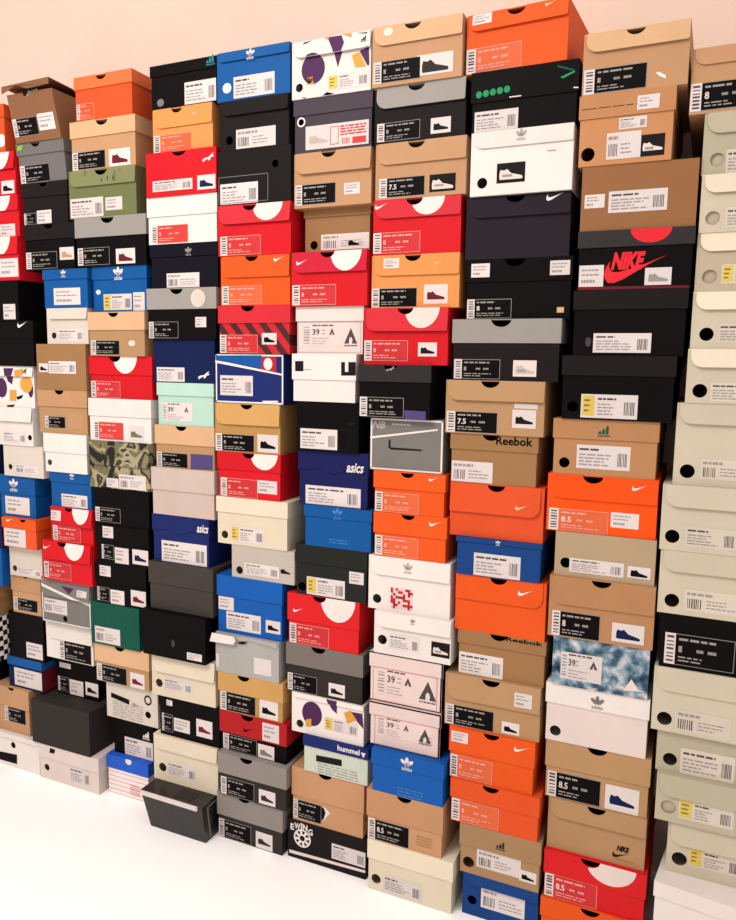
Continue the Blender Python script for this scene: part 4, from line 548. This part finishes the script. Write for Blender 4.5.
def disc_shape(v, ztop, notch):
    x0,z0,x1,z1 = v; cx = (x0+x1)/2; rx = (x1-x0)/2; rz = max(ztop-z0, .01)
    pts = ell(cx, ztop, rx, rz, 22, 0, -math.pi)
    if notch:
        nx, nrx, nrz = notch
        ins = lambda p: ((p[0]-nx)/nrx)**2+((p[1]-ztop)/nrz)**2 < 1.0
        ind = lambda p: ((p[0]-cx)/rx)**2+((p[1]-ztop)/rz)**2 < 1.0
        pts = [p for p in pts if not ins(p)]
        pts += [p for p in ell(nx, ztop, nrx*1.02, nrz*1.02, 16, -math.pi, 0) if ind(p)]
    return pts
def shoe_box(spec):
    label, X, W, Z, H, lh, off, body, lid, kind, decs, opt = spec
    D = min(.325+.025*R_.random(), .352-off)
    if 'plain dark grey box' in label or 'glossy black' in label: D = .34
    D = opt.get('D', D)
    root = bpy.data.objects.new('shoe_box', None); C.objects.link(root); root.empty_display_size = .05
    root.location = (X+W/2, off+D/2, Z+.0002); H = H-.0002
    gap = .0025
    root.rotation_euler = (0, 0, math.asin(min(.012, gap/D))*(R_.random()*2-1)+math.radians(opt.get('yaw', 0)))
    root['label'] = label; root['category'] = 'shoe box'; root['group'] = 'shoe boxes stacked against the wall'
    sh = opt.get('sh', 0); taper = opt.get('taper', 0)
    def fn(p):
        x, y, z = p[0]-W/2, p[1]-D/2, p[2]
        if sh: x += sh*(z/H)
        if taper: x = (x-W/2)*(1-.10*(1-z/H))+W/2; y += .016*(1-z/H)
        return (x, y, z)
    side = opt.get('side') or opt.get('edge') or body
    wrap = kind in ('w', 'v')
    e = ES if wrap else 0.0
    top = H-T if lh else H
    notch = None
    if opt.get('n'): notch = (opt['n']*W, .094*W, min(.072*W, .012 if not lh else lh*.62))
    # finger holes are real cut-outs in the front board
    holes = []; plugs = []
    for typ, arg, v, colr in decs:
        if typ in ('hole', 'holeg'):
            hx, hz, hr = (k/1000 for k in v); hr = max(hr, .004)
            hx = min(max(hx, hr+.006), W-hr-.006); hz = min(max(hz, hr+.005), H-(lh or .004)-hr-.002)
            holes.append(ell(hx, hz, hr, hr, 18)); plugs.append((hx, hz, hr, typ))
    # body: front board, back board, two side boards, bottom (and top if it has no separate lid)
    bd = MB()
    ztop_b = top-.0003
    bd.panel(rounded_flap(e, W-e, 0, ztop_b, 0, (notch[0], notch[1]*1.06, notch[2]*1.08) if notch else None), holes, e, T, body)
    bd.slab(e, W-e, D-T-e, D-e, 0, ztop_b, body)
    bd.slab(e, e+T, e+T, D-T-e, 0, ztop_b, side); bd.slab(W-e-T, W-e, e+T, D-T-e, 0, ztop_b, side)
    bd.slab(e+T, W-e-T, e+T, D-T-e, 0, T, body)
    if not lh and kind != 'open': bd.slab(T, W-T, T, D-T, H-T, H-.0004, body)
    bo = bd.build('box_body', root, fn)
    for hx, hz, hr, typ in plugs:
        if typ == 'holeg':
            g = MB(); g.panel(ell(hx, hz, hr*1.5, hr*1.5, 14), [], T+.004, .001, 'beige2'); g.build('tissue_paper', root, fn)
    # lid
    tilt = 0.0; fy = -.0024
    lidobj = None; lx0, lx1 = 0, W
    if lh:
        ld = MB()
        if wrap:
            fy = 0.0
            ld.panel(rounded_flap(0, W, H-lh, H, 0, notch, kind == 'v'), [], 0, T, lid)
            ls = opt.get('edge') or lid
            ld.slab(0, T, T, D, H-lh, H, ls); ld.slab(W-T, W, T, D, H-lh, H, ls); ld.slab(T, W-T, D-T, D, H-lh, H, lid)
            ld.slab(T, W-T, T, D-T, H-T, H, lid)
            lidobj = ld.build('lid', root, fn)
        else:
            tilt = .0015+.0045*R_.random(); lx0, lx1 = (.006, W-.0005) if opt.get('r', 'l') == 'l' else (.0005, W-.008)
            ld.panel(rounded_flap(lx0, lx1, H-lh, H, min(.024, lh*.6), notch, False, opt.get('r', 'l')), [], fy, T, lid)
            nf = len(ld.v)
            ld.slab(0, W, T+fy, D, H-T, H, lid)
            ld.v = [(p[0], p[1]-tilt*(H-p[2])/lh, p[2]) if i < nf else p for i, p in enumerate(ld.v)]
            lidobj = ld.build('lid', root, fn)
    if kind == 'open':
        ld = MB(); ld.slab(-.004, W+.004, -.012, D, 0, T, lid)
        ld.panel([(-.004,-.022),(W*.3,-.009),(W*.55,-.014),(W+.004,-.02),(W+.004,0),(-.004,0)], [], -.012, T, 'brown')
        a = math.radians(2.5)
        lo = ld.build('lid', root, lambda p: (p[0]-W/2+sh*1.1, (p[1]-D)*math.cos(a)+D/2+.0*p[2], H+.004+(D-p[1])*math.sin(a)+p[2]*.8+(.006*math.sin(p[0]*40))))
        g = MB(); g.panel([(W*.30,H-.004),(W*.62,H-.004),(W*.58,H+.014),(W*.45,H+.009),(W*.38,H+.012)], [], .02, .004, 'white'); g.build('tissue_paper', root, fn)
    if kind == 'flap':
        g = MB(); g.panel([(-.012,H-.026),(W*.32,H-.024),(W*.36,H-.012),(W*.33,H-.0005),(-.004,H-.0005)], [], -.012, .002, 'white'); g.build('flap', root, fn)
        g = MB(); g.panel([(W*.33,H-.011),(W*.45,H-.013),(W*.55,H-.008),(W-.004,H-.016),(W-.004,H-.0006),(W*.33,H-.0006)], [], -.003, .0015, 'silver'); g.build('lid_flap', root, fn)
        g = MB(); g.panel([(W*.36,H-.018),(W*.40,H-.021),(W*.48,H-.019),(W*.52,H-.012),(W*.44,H-.014)], [], -.005, .0015, 'black'); g.build('lace', root, fn)
    if taper:
        g = MB(); g.slab(.004, W*.93, -.006, .004, H-.013, H-.0005, 'white'); g.build('lid_edge', root, fn)
        g = MB(); g.slab(W-.0001, W+.0012, .02, .026, .004, H-.012, 'grey2'); g.slab(W-.0001, W+.0012, .02, .12, H-.014, H-.010, 'grey2'); g.build('seam', root, fn)
        g = MB(); g.slab(W*.5, W*.78, .012, .055, H-.0004, H+.0004, 'darkgrey'); g.build('label', root, fn)
    if opt.get('edge'):
        g = MB(); g.rect(.0003, H-.0042, W-.0003, H-.0003, -.0006, opt['edge']); g.rect(W-.0042, H-lh+.0005, W-.0003, H-.004, -.0006, opt['edge']); g.build('edging', lidobj, fn)
        g = MB(); g.rect(W-e-.004, .0003, W-e-.0003, H-lh-.0003, e-.0006, opt['edge']); g.rect(e+.0003, .0003, W-e-.004, .0025, e-.0006, opt['edge']); g.build('edging', root, fn)
    # printed things, labels and stickers
    cnt = 0
    for typ, arg, v, colr in decs:
        if typ in ('hole', 'holeg'): continue
        cnt += 1
        v = [k/1000 for k in v]; stp = -.0004-.0001*(cnt % 4)
        zl = H-lh if lh else 9
        yb = e+stp; yl = fy+stp
        fl = lambda p: fn((p[0], p[1]-(tilt*(H-p[2])/lh if lh else 0), p[2]))
        if typ == 'frame':
            g = MB(); outline(g, .0015, .0015, W-.0015, H-.0015, yb, 'white', .004); g.build('white_edging', root, fn); continue
        if typ in ('poly', 'ell', 'disc', 'ring'):
            if typ == 'poly': pts = [(v[i], v[i+1]) for i in range(0, len(v), 2)]; nm = 'printed_shape'
            elif typ == 'disc': pts = disc_shape(v, H-.0003, notch); nm = 'half_disc'
            elif typ == 'ring': pts = ell(v[0], v[1], v[2]+.004, v[3]+.002); nm = 'ring'
            else: pts = ell(*v); nm = 'printed_spot'
            if typ == 'ring':
                g = MB(); inner = ell(v[0], v[1], v[2]*.75, v[3]*.75); outer = ell(v[0], v[1], v[2]*1.15, v[3]*1.15)
                if plugs and abs(plugs[0][0]-v[0])+abs(plugs[0][1]-v[1]) < .02: hx, hz, hr, _ = plugs[0]; inner = ell(hx, hz, hr, hr); outer = ell(hx, hz, hr*1.5, hr*1.5)
                g.panel(outer, [inner], yb, .0002, colr); g.build(nm, root, fn); continue
            if lh:
                q = clip(pts, lx0+.0005, H-lh+.0005, lx1-.0005, H)
                if q: g = MB(); g.flat(q, yl, colr); g.build(nm, lidobj, fl)
                if typ == 'disc': continue
            q = clip(pts, e+.0005, .0005, W-e-.0005, H-lh-.0002 if wrap else H-.0005)
            if q and not (lh and max(p[1] for p in q)-min(p[1] for p in q) < .0015):
                if lh and not wrap and min(p[1] for p in q) > H-lh: continue
                g = MB(); g.flat(q, yb, colr); g.build(nm, root, fn)
            continue
        if len(v) == 3: zc = v[1]
        else: zc = (v[1]+v[3])/2
        onlid = lh and zc > zl
        if len(v) == 4:
            lo, hi = (zl+.002, H-.001) if onlid else (.002, min(zl, H)-.0015)
            x0, z0, x1, z1 = v; a0, a1 = (lx0+.001, lx1-.001) if onlid else (e+.001, W-e-.001)
            z0 = max(z0, lo); z1 = min(z1, hi); x0 = max(x0, a0); x1 = min(x1, a1)
            if z1-z0 < .003 or x1-x0 < .004: continue
            v = [x0, z0, x1, z1]
        else:
            s = abs(v[2])
            if typ == 'tre' and onlid: s = min(s, lh*1.05); v[1] = min(max(v[1], zl+.54*s), H-.58*s); v[2] = s
            if typ == 'sw': v[0] = min(max(v[0], .004), max(.004, W-s-.004)); lo_ = zl+.001 if onlid else .001; v[1] = max(lo_, min(v[1], H-.47*s))
            if typ == 'ewing': v[1] = min(v[1], H-.56*s); v[0] = max(v[0], .52*s)
            if typ == 'cat': v[0] = min(max(v[0], s*.5+.003), W-s*.5-.003)
        g = MB(); nm = make_decal(g, typ, arg, v, colr, yl if onlid else yb)
        if nm and g.v: g.build(nm, lidobj if onlid else root, fl if onlid else fn)
    return root
for s_ in BOXES: shoe_box(s_)
